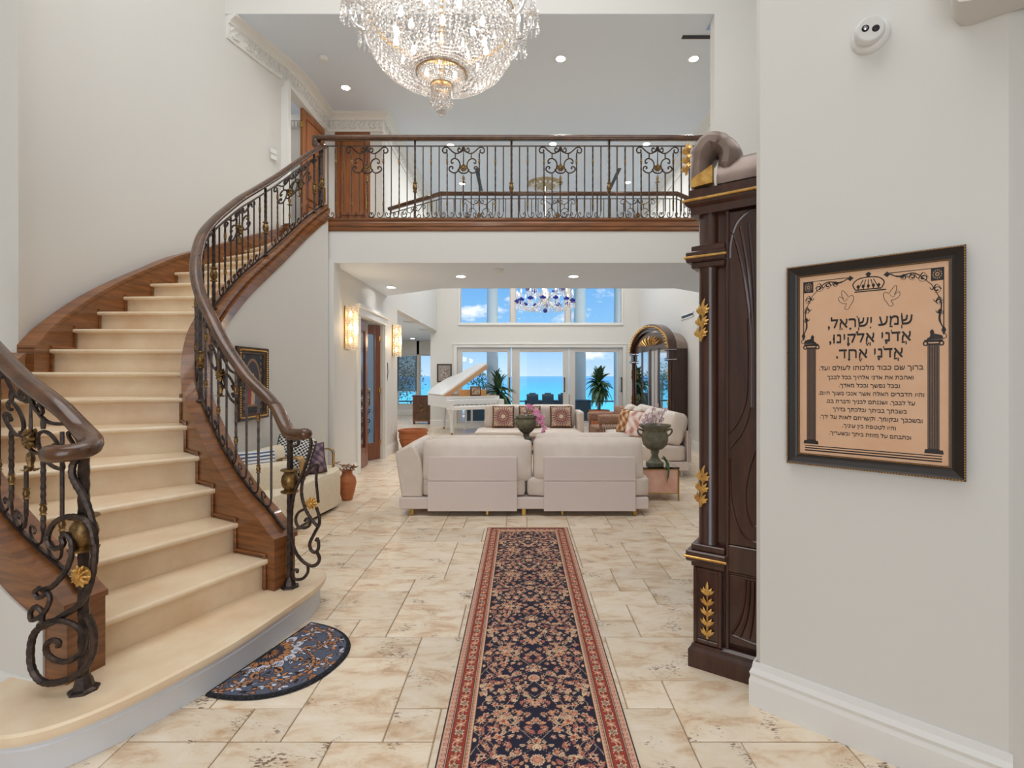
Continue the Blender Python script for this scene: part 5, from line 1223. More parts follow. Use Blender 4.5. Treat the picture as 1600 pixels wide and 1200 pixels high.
plant('potted_dracaena', 'bushy green dracaena in terracotta pot by the right sea window', (2.17, 14.2, 0), (.26, .50), 120, .44, 1.30, 3, 1.1, .115)
plant('potted_dracaena', 'dark strappy plant standing behind the white piano keyboard', (-.62, 14.0, 0), (.22, .42), 54, .60, 1.06, 8, .8, .13)
tp = thing('terracotta_planter', 'wide ribbed terracotta planter at the foot of the left wall', 'planter', (-2.09, 9.92, 0))
MB().lathe([(.17, 0), (.19, .02), (.24, .14), (.265, .20), (.255, .225), (.27, .25), (.272, .33), (.26, .35), (.285, .37), (.29, .41), (.265, .41), (.245, .36), (0, .34)], 30).build('pot', mt['terra'], tp, smooth=True, sharp=28)
# ---- far cabinet with arched glass front
c2 = thing('china_cabinet', 'dark carved china cabinet with arched glass front against the right living room wall', 'cabinet', (3.01, 10.3, 0), math.radians(5))
Lc, Dc, HS = 2.55, .34, 2.0
def arch(y0, y1, zs, rise, n=16): return [(y0+(y1-y0)*(.5-.5*math.cos(PI*k/n)), zs+rise*math.sin(PI*k/n)) for k in range(n+1)]
def yz_prism(mb, poly, x0, x1):
    k = len(poly); return mb.add([(x0, y, z) for y, z in poly]+[(x1, y, z) for y, z in poly], [tuple(range(k)), tuple(range(2*k-1, k-1, -1))]+[(i, k+i, k+(i+1) % k, (i+1) % k) for i in range(k)])
def arch_band(mb, y0, y1, zs, rise, w_, x0, x1, zb=None, n=16):
    A = arch(y0, y1, zs, rise, n); I = arch(y0+w_, y1-w_, zs, rise-w_*.9, n)
    if zb is not None: A = [(y0, zb)]+A+[(y1, zb)]; I = [(y0+w_, zb)]+I+[(y1-w_, zb)]
    m = len(A); vs = [(x, y, z) for x in (x0, x1) for P_ in (A, I) for y, z in P_]; f = []
    for i in range(m-1):
        f += [(i, i+1, m+i+1, m+i), (2*m+i, 3*m+i, 3*m+i+1, 2*m+i+1), (i, 2*m+i, 2*m+i+1, i+1), (m+i, m+i+1, 3*m+i+1, 3*m+i)]
    return mb.add(vs, f)
b = MB(); b.box(0.02, Dc+.05, 0, Lc, 0, .12); b.box(.04, Dc+.05, .02, .06, .1, HS); b.box(.04, Dc+.05, Lc-.06, Lc-.02, .1, HS); b.box(Dc+.02, Dc+.05, .02, Lc-.02, .1, HS); b.box(.04, Dc, .02, Lc-.02, .55, .60)
b.build('carcass', mt['dark'], c2)
yz_prism(MB(), arch(.0, Lc, HS, .42), .10, Dc+.05).build('barrel_roof', mt['taupe'], c2, smooth=True, sharp=40)
ab = arch_band(MB(), -.03, Lc+.03, HS, .60, .09, -.05, .12); arch_band(ab, .04, Lc-.04, HS, .50, .05, -.02, .12); ab.build('arched_cornice', mt['dark'], c2, smooth=True, sharp=40)
g = arch_band(MB(), .0, Lc, HS, .565, .03, -.065, -.05); rg = random.Random(2)
for k in range(26):
    a = PI*(k+.5)/26; y = Lc/2-Lc/2*math.cos(a); z = HS+.55*math.sin(a); g.tube([(-.055, y, z), (-.085, y+.03, z+.01), (-.06, y+.07, z-.01)], [.006, .028, .004], 5, sq=.5)
for k in range(9):
    a = PI*(k+1)/10; g.tube([(.0, Lc/2-.35*math.cos(a), HS+.12), (-.03, Lc/2-.6*math.cos(a), HS+.12+.14*math.sin(a)), (.0, Lc/2-.75*math.cos(a), HS+.15+.2*math.sin(a))], [.008, .035, .006], 5, sq=.5)
g.build('gilt_garland', mt['gold'], c2, smooth=True)
yz_prism(MB(), arch(.1, Lc-.1, HS, .42), .03, .06).build('tympanum', mt['dark'], c2)
for y in (.0, Lc-.14):
    MB().box(-.02, .10, y, y+.14, .1, .56).build('plinth_block', mt['dark'], c2)
    MB().lathe([(.05, .6), (.045, .62), (.045, 1.72), (.05, 1.75)], 14, (.02, y+.07, 0)).build('column', mt['dark'], c2, smooth=True)
    for z in (.54, 1.75, 1.95):
        o = MB().rbox(-.06, .11, y-.035, y+.175, z, z+.06, .006).build('band', mt['dark'], c2); MB().rbox(-.066, .115, y-.04, y+.18, z+.02, z+.036, .003).build('metal_line', mt['chrome'], o)
    MB().box(-.03, .08, y+.005, y+.135, 1.80, 1.96).build('capital', mt['dark'], c2)
    g = MB()
    for z in (.72, 1.35): g = MB(); acanthus(g, V(-.03, y+.05, z), .2, .08, V(-.4, -.9, 0).normalized(), V(-.9, -.4, 0).normalized(), 2); g.build('gilt_spray', mt['gold'], c2, smooth=True)
b = MB()
for y in (.16, .70, .76, 1.24, 1.31, 1.80, 1.86, Lc-.20): b.box(.02, .05, y, y+.04, .60, 2.05)
b.build('door_stiles', mt['dark'], c2)
for k, (y0, y1) in enumerate(((.20, .70), (.80, 1.24), (1.35, 1.80), (1.90, Lc-.20))): MB().box(.03, .036, y0, y1, .62, 2.02).build('glass_door', glass_mat('cabinet_glass', (.75, .86, .9, 1), .75) if k == 0 else bpy.data.materials['cabinet_glass'], c2)  # bluish tint of the glass imitates the reflected sky
for z in (.95, 1.3, 1.65): MB().box(.06, Dc, .06, Lc-.06, z, z+.012).build('shelf', mt['pane'], c2)
sp_ = MB(); sp_.rbox(.10, .36, .005, .025, .62, 1.95, .004); sp_.rbox(.10, .36, .005, .025, .14, .5, .004)
for k in range(5):
    f_ = (k-2)/2; sp_.tube([(.23+f_*.02, .004, 1.30), (.23+f_*.03, .004, 1.5), (.23+f_*.10, .004, 1.85)], .007, 4)
for rx, z0, z1 in ((.075, .75, 1.2), (.11, .66, 1.3)): sp_.tube([(.23+rx*math.cos(a), .004, (z0+z1)/2+(z1-z0)/2*math.sin(a)) for a in [k*2*PI/18 for k in range(18)]], .007, 4, True)
sp_.build('carved_side', mt['dark'], c2)
MB().box(.34, .345, .08, Lc-.08, .62, 2.0).build('mirror_back', M('sky_tinted_mirror', S(120, 150, 172), .12, .9), c2)  # blue of the reflected sky put into the mirror colour
for k in range(12):
    y = .3+.17*k; z = (.612, .962, 1.312, 1.662)[k % 4]; h = .12+.1*((k*7) % 3)/2
    v = MB().lathe([(.03, 0), (.035, .01), (.012, h*.3), (.05, h*.6), (.055, h*.9), (.045, h)], 12, (0, 0, 0)).build('goblet', (mt['bluecrystal'], mt['crystal'], M('red_glass', S(150, 40, 50), .2) if k == 2 else mt['crystal'])[k % 3], smooth=True)
    p = c2.matrix_basis if False else None; a = math.radians(5); lx, ly = .2, y
    v.location = (3.01+lx*math.cos(a)-ly*math.sin(a), 10.3+lx*math.sin(a)+ly*math.cos(a), z)
    tag(v, ('blue', 'clear', 'red' if k == 2 else 'small clear')[k % 3]+' glass vessel on the '+('bottom', 'second', 'third', 'top')[k % 4]+' shelf of the arched china cabinet', 'glass', 'vessels in the china cabinet')
# ---- blue chandelier in the living room
bc = thing('chandelier', 'blue and clear crystal chandelier hanging before the clerestory window', 'chandelier', (.57, 12.05, 2.96))
MB().lathe([(.01, 2.97), (.02, 1.2), (.06, 1.1), (.05, .95), (.09, .82), (.05, .7), (.07, .55), (.12, .42), (.16, .32), (.10, .25), (.03, .18), (.02, .10)], 14).build('stem', mt['crystal'], bc, smooth=True)
MB().lathe([(0, -.055), (.035, -.04), (.052, 0), (.035, .04), (0, .055)], 14, (0, 0, .02)).build('pendant_ball', mt['bluecrystal'], bc, smooth=True)
def arm_set(rad, z, n, ph):
    a = MB().tube(cmr([(.08, 0, .26), (rad*.4, 0, .10+z), (rad*.8, 0, .06+z), (rad, 0, .20+z)], 5), .010, 6).build('arm', mt['crystal'], bc, smooth=True)
    MB().lathe([(.012, .20+z), (.06, .215+z), (.072, .25+z), (.04, .24+z), (.03, .28+z)], 12, (rad, 0, 0)).build('blue_cup', mt['bluecrystal'], a, smooth=True)
    MB().lathe([(.013, .27+z), (.013, .40+z)], 8, (rad, 0, 0)).build('candle', mt['plastic'], a, smooth=True)
    MB().lathe([(.006, .40+z), (.014, .42+z), (0, .48+z)], 7, (rad, 0, 0)).build('flame_bulb', mt['bulb'], a, smooth=True)
    d = MB()
    for k in range(6):
        an = k*PI/3; p = V(rad+.055*math.cos(an), .055*math.sin(an), .21+z)
        for q in range(4): d.lathe([(0, -.016), (.011, 0), (0, .016)], 5, p-V(0, 0, .02+.035*q))
    d.build('drops', mt['crystal'], a)['kind'] = 'stuff'
    for k in range(1, n): c = dup(a, bc); c.rotation_euler = (0, 0, ph+2*PI*k/n)
    a.rotation_euler = (0, 0, ph)
arm_set(.66, 0, 14, .1); arm_set(.42, .30, 10, .3)
spin2 = strand_mesh([(.14, 3.40+.26), (.35, 3.40+.02), (.62, 3.40+.18)], .014, .04, 'x', 0)
o = spin2.build('bead_swag', mt['crystal'], bc)
for k in range(1, 14): c = o.copy(); C.objects.link(c); c.parent = bc; c.rotation_euler = (0, 0, k*2*PI/14)
# ================================================================== UNDER THE STAIR
mt['boucle'] = M('cream_boucle', S(234, 222, 198), .8, c2=S(226, 212, 188), scale=30)
bn = thing('curved_bench', 'cream rounded bench with brass loops in the nook under the stair', 'bench', (0, 0, 0))
BP = [(-2.50, 4.35), (-2.30, 4.15), (-2.12, 4.35), (-2.08, 4.8), (-2.04, 5.25), (-2.0, 5.55), (-2.05, 5.78), (-2.2, 5.88), (-2.36, 5.82), (-2.44, 5.5), (-2.52, 5.0), (-2.53, 4.6)]
bpp = [tuple(p)[:2] for p in cmr([q+(0,) for q in BP+[BP[0]]], 4)][:-1]
bins = lambda d: inset(bpp, -d)
loft([(bins(.05), 0), (bins(.05), .04)]).build('plinth', mt['black'], bn)
loft([(bins(.0), .04), (bins(-.006), .22), (bins(-.004), .37), (bins(.008), .41), (bins(.04), .428)]).build('seat', mt['boucle'], bn, smooth=True)
o = MB().sweep([(-2.49, 4.6, .42), (-2.475, 5.0, .42), (-2.42, 5.4, .42), (-2.34, 5.68, .42)], [(-.02, -.02), (.10, -.02), (.11, .2), (.07, .32), (.02, .34), (-.02, .30)]).build('backrest', mt['boucle'], bn, smooth=True, sharp=70)
o = MB().sweep([(-2.46, 4.45, .42), (-2.30, 4.62, .42), (-2.16, 4.74, .42)], [(-.06, -.01), (.06, -.01), (.065, .20), (.03, .24), (-.03, .24), (-.065, .20)]).build('armrest', mt['boucle'], bn, smooth=True, sharp=70)
def loop(p, q, z0, z1, w_=.03, th=.006):
    p = V(*p, 0); q = V(*q, 0); pts = [p+V(0, 0, z0)]+[p+V(0, 0, z1-.05), p.lerp(q, .06)+V(0, 0, z1-.015), p.lerp(q, .2)+V(0, 0, z1), p.lerp(q, .8)+V(0, 0, z1), p.lerp(q, .94)+V(0, 0, z1-.015), q+V(0, 0, z1-.05), q+V(0, 0, z0)]
    d = (q-p).normalized(); nr = V(-d.y, d.x, 0); b = MB(); m = len(pts); vs = []
    c0 = p.lerp(q, .5)+V(0, 0, z0)
    for a in pts:
        i_ = (c0-a); i_.z = i_.z*.5; i_ = i_.normalized()*th*2
        vs += [a+nr*w_, a-nr*w_, a-nr*w_+i_, a+nr*w_+i_]
    return b.add(vs, [(4*i+k, 4*i+(k+1) % 4, 4*i+4+(k+1) % 4, 4*i+4+k) for i in range(m-1) for k in range(4)]+[(0, 1, 2, 3), (4*m-4, 4*m-3, 4*m-2, 4*m-1)])
loop((-2.30, 5.72), (-2.09, 5.72), .40, .64).build('brass_loop', mt['brass'], bn)
loop((-2.36, 4.98), (-2.12, 4.98), .30, .66, .06).build('brass_loop', mt['brass'], bn)
loop((-2.56+.12, 4.70), (-2.20, 4.70), .30, .60, .05).build('brass_loop', mt['brass'], bn)
def check(X, Y):
    c = np.zeros(X.shape+(3,)); c[:] = S(226, 224, 220)[:3]; c[(np.floor(X*9)+np.floor(Y*9)) % 2 == 0] = S(34, 36, 46)[:3]; return c
def stripes(X, Y):
    c = np.zeros(X.shape+(3,)); c[:] = S(232, 232, 232)[:3]; c[np.sin(Y*32) > .3] = S(70, 92, 130)[:3]; return c
pillow('black and white checked pillow on the bench under the stair', .36, (-2.32, 5.22, .64), (math.radians(-20), math.radians(14), math.radians(18)), check, edge=mt['black'])
pillow('dusky purple patterned pillow on the bench under the stair', .32, (-2.22, 5.36, .57), (math.radians(-24), math.radians(-8), math.radians(18)), patch_print((112, 92, 106), (150, 126, 134), (84, 66, 84), 11))
pillow('blue and white striped pillow on the bench behind the balusters', .34, (-2.40, 4.66, .60), (math.radians(-16), 0, math.radians(50)), stripes, edge=mt['plastic'])
vs_ = thing('terracotta_vase', 'terracotta vase of dried flowers beside the curved bench', 'vase', (-2.03, 5.98, 0))
MB().lathe([(.055, 0), (.06, .01), (.085, .10), (.105, .20), (.095, .26), (.06, .30), (.058, .33), (.07, .345), (.055, .345)], 20).build('body', mt['terra'], vs_, smooth=True)
dry = M('dried_petals', S(176, 140, 104), .9, c2=S(120, 84, 66), scale=20); rg = random.Random(4)
for k in range(9):
    a = k*2.4; b = MB(); e = V(math.cos(a)*rg.uniform(.05, .13), math.sin(a)*rg.uniform(.05, .12), rg.uniform(.36, .44)); b.tube([(0, 0, .32), tuple(e*.6+V(0, 0, .15)), tuple(e)], .004, 4)
    for w_ in range(6): d = V(math.cos(w_*1.05), math.sin(w_*1.05), rg.uniform(-.2, .5)); b.tube([e, e+d*.025, e+d*.055], [.004, .014, .003], 5, sq=.4)
    b.build('dried_stem', dry, vs_, smooth=True)
# ---- ornate painting on the curved wall
pg = thing('framed_painting', 'dark painting in an ornate gilt frame on the curved wall under the stair', 'picture', (-2.575, 4.62, 1.03), math.radians(88.5))
PWd, PHt = .52, .69
def fr_box(root, w_, h_, t_, prof, mat, name='frame'):
    n = len(prof); vs = []
    for x_, z_ in ((0, 0), (w_, 0), (w_, h_), (0, h_)):
        sx = 1 if x_ == 0 else -1; sz = 1 if z_ == 0 else -1; vs += [(x_+sx*o, -d, z_+sz*o) for o, d in prof]
    return MB().add(vs, [(i*n+k, i*n+(k+1) % n, ((i+1) % 4)*n+(k+1) % n, ((i+1) % 4)*n+k) for i in range(4) for k in range(n)]).build(name, mat, root)
fo = fr_box(pg, PWd, PHt, .06, [(0, -.02), (0, .02), (.008, .035), (.03, .028), (.05, .022), (.065, .024), (.07, .012), (.07, -.02)], M('frame_bronze', S(92, 66, 46), .4, .4, c2=S(58, 40, 34), scale=20))
b = MB()
for (ax, az, bx, bz) in ((.03, .03, PWd-.03, .03), (PWd-.03, .03, PWd-.03, PHt-.03), (PWd-.03, PHt-.03, .03, PHt-.03), (.03, PHt-.03, .03, .03)):
    n = int(math.hypot(bx-ax, bz-az)/.022)
    for k in range(n): f_ = (k+.5)/n; b.lathe([(.009, 0), (.007, .006), (0, .009)], 6, (ax+(bx-ax)*f_, -.03, az+(bz-az)*f_), (0, -1, 0))
o = b.build('gilt_beading', mt['gold'], fo); o['kind'] = 'stuff'
n = 90; u = np.linspace(0, 1, n); X, Y = np.meshgrid(u, u); pc = np.zeros((n, n, 3)); pc[:] = S(40, 42, 50)[:3]
r = np.hypot((X-.5)/.34, (Y-.52)/.40); inn = ((np.abs(X-.5) < .33) & (Y > .12) & (Y < .55)) | ((r < 1) & (Y >= .5)); pc[inn] = S(150, 112, 78)[:3]; inn2 = ((np.abs(X-.5) < .29) & (Y > .15) & (Y < .55)) | ((r < .88) & (Y >= .5)); pc[inn2] = S(58, 50, 56)[:3]
for cx_, w_, h_, c_ in ((.36, .07, .34, (150, 60, 54)), (.52, .08, .42, (196, 172, 140)), (.66, .07, .32, (90, 96, 120))):
    m = (np.abs(X-cx_) < w_*(1.2-.6*(Y-.15)/h_)) & (Y > .15) & (Y < .15+h_); pc[m] = S(*c_)[:3]; pc[np.hypot(X-cx_, (Y-.19-h_)*.75) < .045] = S(206, 164, 128)[:3]
for cx_ in (.14, .86): pc[(np.abs(X-cx_) < .03) & (np.cos(Y*60) > 0)] = S(130, 100, 66)[:3]
mt['paint'] = MV('painted_canvas', .5)
grid_obj('canvas', np.stack([.06+X*(PWd-.12), np.full_like(X, -.012), .06+Y*(PHt-.12)], -1), pc, mt['paint'], pg)
# ================================================================== WINDOWS AND DOORS OF THE LIVING ROOM
mt['frame'] = M('window_frame_paint', (.66, .64, .62, 1), .4)
def frame_rect(mb, x0, x1, z0, z1, w_, y0, y1):
    mb.rbox(x0, x0+w_, y0, y1, z0, z1, .004).rbox(x1-w_, x1, y0, y1, z0, z1, .004).rbox(x0+w_, x1-w_, y0, y1, z1-w_, z1, .004).rbox(x0+w_, x1-w_, y0, y1, z0, z0+w_, .004); return mb
e = MB(); frame_rect(e, WX0-.10, WX1+.10, -.02, 2.36, .10, YW-.03, YW+.0); e.rbox(WX0-.12, WX1+.12, YW-.045, YW, 2.34, 2.385, .006)
struct(e.build('trim_sea_doors', mt['trim']))
bx = [(712, 798), (800, 889), (890, 976)]
panes = [(722, 793), (812, 880), (899, 967)]
for i, ((a, b_), (p0, p1)) in enumerate(zip(bx, panes)):
    d = MB(); x0, x1 = max(xw(a), WX0+.002), min(xw(b_), WX1-.002); g0, g1 = xw(p0), xw(p1)
    d.rbox(x0, g0, YW+.03, YW+.10, .01, 2.25, .005).rbox(g1, x1, YW+.03, YW+.10, .01, 2.25, .005).rbox(g0, g1, YW+.03, YW+.10, 2.13, 2.25, .005).rbox(g0, g1, YW+.03, YW+.10, .01, .14, .005)
    o = struct(d.build('door_%d' % (i+1), mt['frame']))
    MB().box(g0-.01, g1+.01, YW+.06, YW+.066, .13, 2.14).build('pane', mt['pane'], o)
    xh = xw((796, 882, 971)[i]); h = MB(); h.tube([(xh, YW+.03, 1.0), (xh, YW-.02, 1.02), (xh, YW-.02, 1.36), (xh, YW+.03, 1.38)], .014, 6); h.lathe([(.022, 0), (.022, .02)], 10, (xh, YW+.03, 1.0), (0, -1, 0)).lathe([(.022, 0), (.022, .02)], 10, (xh, YW+.03, 1.38), (0, -1, 0))
    h.build('door_handle', mt['black'], o)
e = MB(); e.rbox(CX0-.06, CX1+.06, YW-.035, YW+.02, 2.89, 2.945, .006); frame_rect(e, CX0-.05, CX1+.05, 2.92, 5.05, .05, YW-.02, YW+.02)
struct(e.build('trim_clerestory', mt['trim']))
for i, (a, b_, p0, p1) in enumerate(((719, 800, 719, 797.5), (797, 891, 805.5, 883), (883, 971, 892, 971))):
    g0, g1 = xw(p0), xw(p1); d = MB()
    x0 = CX0 if i == 0 else g0-.075; x1 = CX1 if i == 2 else g1+.075
    frame_rect(d, g0, g1, 2.95, 5.0, .02, YW+.06, YW+.12)
    o = struct(d.build('window_%d' % (i+1), mt['frame']))
    MB().box(g0+.01, g1-.01, YW+.085, YW+.091, 2.96, 4.99).build('pane', mt['pane'], o)
e = MB()
for x in (801.5, 887.5): e.rbox(xw(x-4), xw(x+4), YW+.0, YW+.16, 2.95, 5.0, .006)
struct(e.build('trim_mullions', mt['frame']))
# sunroom windows, one half covered by a sheer shade
for i, (x0, x1) in enumerate(((SX0, SX1), (SX2, SX3))):
    d = MB(); frame_rect(d, x0, x1, .36, 2.24, .05, 19.03, 19.12); o = struct(d.build('window_%d' % (i+4), mt['frame'])); MB().box(x0+.04, x1-.04, 19.07, 19.076, .40, 2.2).build('pane', mt['pane'], o)
rs = thing('roller_shade', 'grey see-through roller shade half down over the left sunroom window', 'blind', ((SX0+SX1)/2, 18.98, 0))
sm = bpy.data.materials.new('sheer_mesh'); sm.use_nodes = True; t = sm.node_tree; bs = t.nodes['Principled BSDF']; bs.inputs['Base Color'].default_value = S(96, 104, 104); bs.inputs['Alpha'].default_value = .5
MB().box(-.36, .36, -.004, .004, .88, 2.2).build('mesh_cloth', sm, rs); MB().tube([(-.36, 0, .88), (.36, 0, .88)], .015, 8).build('hem_bar', mt['chrome'], rs); MB().tube([(-.37, 0, 2.22), (.37, 0, 2.22)], .03, 10).build('roller', mt['plastic'], rs)
# ---- glazed door in the left wall
e = MB()
def casing(mb, y0, y1, z1, x, w_=.13, t_=.03):
    mb.rbox(x-.01, x+t_, y0-w_, y0, 0, z1, .006).rbox(x-.01, x+t_, y1, y1+w_, 0, z1, .006).rbox(x-.01, x+t_+.01, y0-w_, y1+w_, z1, z1+.12, .008).rbox(x-.01, x+t_+.04, y0-w_-.03, y1+w_+.03, z1+.11, z1+.17, .01); return mb
casing(e, DY0, DY1, DZ-.02, XL); struct(e.build('trim_left_door', mt['trim']))
e = MB(); e.box(XL-.18, XL, DY0, DY0+.03, 0, DZ).box(XL-.18, XL, DY1-.03, DY1, 0, DZ).box(XL-.18, XL, DY0, DY1, DZ-.03, DZ)
struct(e.build('trim_door_jamb', mt['trim']))
def glazed_leaf(name, hinge, ang, L_, hand=True):
    o = MB(); fr_ = .12
    o.rbox(0, fr_, -.022, .022, .01, DZ-.04, .004).rbox(L_-fr_, L_, -.022, .022, .01, DZ-.04, .004).rbox(fr_, L_-fr_, -.022, .022, DZ-.20, DZ-.04, .004).rbox(fr_, L_-fr_, -.022, .022, .01, .30, .004)
    m_ = struct(o.build(name, mt['doorred'])); m_.location = hinge; m_.rotation_euler = (0, 0, ang)
    MB().box(fr_-.005, L_-fr_+.005, -.004, .004, .29, DZ-.19).build('pane', mt['pane'], m_)
    b = MB()
    for k in range(5):
        z = .45+.17*k; c = (fr_+L_-fr_)/2
        for g in (-1, 1): b.tube([(c+g*u, 0, z+v) for u, v in spiral((.06, .05), .055, -PI/2, 1.3*g, 12, .2)], .009, 5)
    b.tube([(L_/2, 0, .3), (L_/2, 0, 1.3)], .008, 5)
    s_ = b.build('iron_grille', mt['iron'], m_); s_['kind'] = 'stuff'
    if hand: MB().tube([(L_-.06, -.03, .95), (L_-.06, -.07, .97), (L_-.06, -.07, 1.22), (L_-.06, -.03, 1.24)], .011, 6).build('door_handle', mt['brass'], m_)
    for z in (.25, 1.15, 2.05): MB().rbox(-.015, .02, -.03, .03, z, z+.09, .004).build('hinge', mt['brass'], m_)
glazed_leaf('door_4', (XL-.10, DY0+.04, 0), math.radians(90), .66)
glazed_leaf('door_5', (XL-.06, DY1-.04, 0), math.radians(-122), .62, False)
MB().tube([(XL+.012, 9.16, 1.35), (XL+.03, 9.16, 1.5), (XL+.012, 9.20, 1.68)], .008, 5).build('wall_hook', mt['bronze'])
hk = bpy.data.objects['wall_hook']; tag(hk, 'small bronze hook on the wall right of the glazed door', 'hook')
# ---- upper doors
def panel_door(name, loc, rz, W_, H_):
    b = MB().rbox(0, W_, -.022, .022, 0, H_, .004); o = struct(b.build(name, mt['door'])); o.location = loc; o.rotation_euler = (0, 0, rz)
    for z0, z1 in ((.12, .72), (.84, H_-.14)):
        p = MB(); p.rbox(.11, W_-.11, -.034, -.02, z0, z1, .012); p.build('panel', mt['door'], o)
        q = MB(); q.tube([(.10, -.024, z0-.01), (W_-.10, -.024, z0-.01), (W_-.10, -.024, z1+.01), (.10, -.024, z1+.01)], .012, 5, True); q.build('panel_moulding', mt['doorred'], o)
    a = MB(); a.tube([(W_/2+(W_/2-.12)*math.cos(t), -.036, .30+.34*math.sin(t)) for t in [PI*k/14 for k in range(15)]], .014, 5); a.tube([(W_/2+(W_/2-.17)*math.cos(t), -.036, .30+.25*math.sin(t)) for t in [PI*k/14 for k in range(15)]], .010, 5); a.build('arched_carving', mt['doorred'], o)
    MB().tube([(W_-.06, -.02, .92), (W_-.06, -.06, .95), (W_-.06, -.06, 1.18), (W_-.06, -.02, 1.21)], .010, 6).build('door_handle', mt['brass'], o)
    for z in (.25, 1.9): MB().rbox(-.012, .016, -.03, .03, z, z+.09, .004).build('hinge', mt['brass'], o)
panel_door('door_6', (-3.24, 8.93, ZF), 0, .62, 2.36)
panel_door('door_7', (HX-.04, 7.93, ZF), math.radians(84), .70, 2.20)
sw_ = thing('wall_switch', 'small white switch panel on the stair wall beside the upper doorway', 'switch', tuple(px(435, 242, 7.15)))
sw_.location = (-3.48+.025, 7.15, px(435, 242, 7.15).z); sw_.rotation_euler = (0, 0, math.radians(70))
for k in range(2): MB().rbox(-.05, .05, -.012, .0, -.07+.08*k, -.003+.08*k, .004).build('switch_plate', mt['plastic'], sw_)
# ================================================================== WALL SCONCES
for k, (yy, lab) in enumerate(((7.06, 'crystal wall sconce with warm bulbs on the near side of the glazed door'), (9.66, 'crystal wall sconce with warm bulbs on the far side of the glazed door'))):
    t = thing('wall_sconce', lab, 'sconce', (XL, yy, 1.81), 0, 'crystal wall sconces'); h, wd, dp = .60, .19, .13
    MB().rbox(0, .02, -wd/2+.01, wd/2-.01, .01, h-.01, .003).build('back_plate', mt['brass'], t)
    cr_ = MB(); nz_, ny_ = 18, 7
    for i in range(nz_):
        for j in range(ny_+6):
            z0, z1 = h*i/nz_, h*(i+1)/nz_
            if j < ny_: y0, y1 = -wd/2+wd*j/ny_, -wd/2+wd*(j+1)/ny_; P4 = [(dp, y0, z0), (dp, y1, z0), (dp, y1, z1), (dp, y0, z1)]; top_ = (dp+.014, (y0+y1)/2, (z0+z1)/2)
            else:
                jj = (j-ny_) % 3; g = -1 if j-ny_ < 3 else 1; x0, x1 = .02+(dp-.02)*jj/3, .02+(dp-.02)*(jj+1)/3; P4 = [(x0, g*wd/2, z0), (x1, g*wd/2, z0), (x1, g*wd/2, z1), (x0, g*wd/2, z1)]; top_ = ((x0+x1)/2, g*(wd/2+.014), (z0+z1)/2)
            cr_.add(P4+[top_], [(0, 1, 4), (1, 2, 4), (2, 3, 4), (3, 0, 4)])
    if 'sconce_glass' not in mt:
        mt['sconce_glass'] = crystal_mat('warm_crystal', (1, .93, .82, 1), .55, .30)
        mt['warm'] = M('warm_bulb', (1, .9, .75, 1), .4, emit=(1, .72, .40, 1), es=16)
    cr_.build('crystal_shade', mt['sconce_glass'], t)
    for q in range(3): MB().lathe([(0, -.035), (.02, -.02), (.024, .005), (.014, .035), (.012, .05)], 10, (.06, 0, .12+.18*q)).build('bulb', mt['warm'], t, smooth=True)
    lamp('sconce_light', 'POINT', (XL+.20, yy, 2.1), 7, col=(1, .74, .46), shadow_soft_size=.1)
# ================================================================== CEILING FITTINGS
def downlight(x, y, z, lab, grp, w_=None):
    t = thing('downlight', lab, 'ceiling light', (x, y, z), 0, grp)
    MB().lathe([(.062, -.001), (.085, -.004), (.088, 0)], 22).build('trim_ring', mt['plastic'], t, smooth=True); MB().lathe([(0, -.002), (.062, -.002)], 22).build('lens', mt['lamp'], t)
    if w_: lamp('downlight_beam', 'SPOT', (x, y, z-.03), w_, col=(1, .96, .9), spot_size=math.radians(115), spot_blend=.8, shadow_soft_size=.07)
zl6 = ZC
G1 = 'recessed lights in the high ceiling'
for (x, y, lab) in ((540, 137, 'round recessed light in the high ceiling left of the chandelier'), (876, 92, 'round recessed light in the high ceiling nearest right of the chandelier'), (1084, 92, 'round recessed light in the high ceiling near the cornice and slot vent'),
                    (704, 227, 'recessed light seen through the balcony scrolls left of centre, upper row'), (864, 225, 'recessed light seen through the third balcony scroll, upper row'), (1010, 225, 'recessed light seen through the last balcony scroll, upper row'),
                    (722, 287, 'recessed light low behind the second balcony scroll'), (981, 285, 'recessed light low behind the right half of the balcony')):
    Y = (ZC-CH)*FP/(587-y); downlight((x-814)/FP*Y, Y, ZC-.001, lab, G1, 30 if y < 200 else None)
G2 = 'recessed lights under the balcony'
for (x, y, lab) in ((720, 432, 'recessed light under the balcony above the piano side'), (896, 432, 'recessed light under the balcony right of the blue chandelier'), (611, 449, 'recessed light under the balcony in the corner by the glazed door')):
    Y = (ZL-CH)*FP/(587-y); downlight((x-814)/FP*Y, Y, ZL-.001, lab, G2, 7 if x < 620 else 24)
for (x, y, lab) in ((645, 529, 'recessed light in the sunroom ceiling, left one'), (661, 533, 'recessed light in the sunroom ceiling, right one')):
    Y = (2.74-CH)*FP/(587-y); downlight((x-814)/FP*Y, Y, 2.74, lab, 'recessed lights in the sunroom')
def detector(x, y, z, lab):
    Y = (z-CH)*FP/(587-y); t = thing('smoke_detector', lab, 'smoke detector', ((x-814)/FP*Y, Y, z))
    MB().lathe([(.07, 0), (.07, -.014), (.06, -.022), (.05, -.045), (.035, -.05), (0, -.05)], 22).build('housing', mt['plastic'], t, smooth=True, sharp=30); MB().lathe([(.074, -.0005), (.078, -.006), (.07, -.008)], 22).build('base_ring', mt['plastic'], t)
detector(506, 90, ZC, 'white smoke detector on the high ceiling left of the chandelier'); detector(779, 421, ZL, 'white smoke detector on the lower ceiling under the balcony')
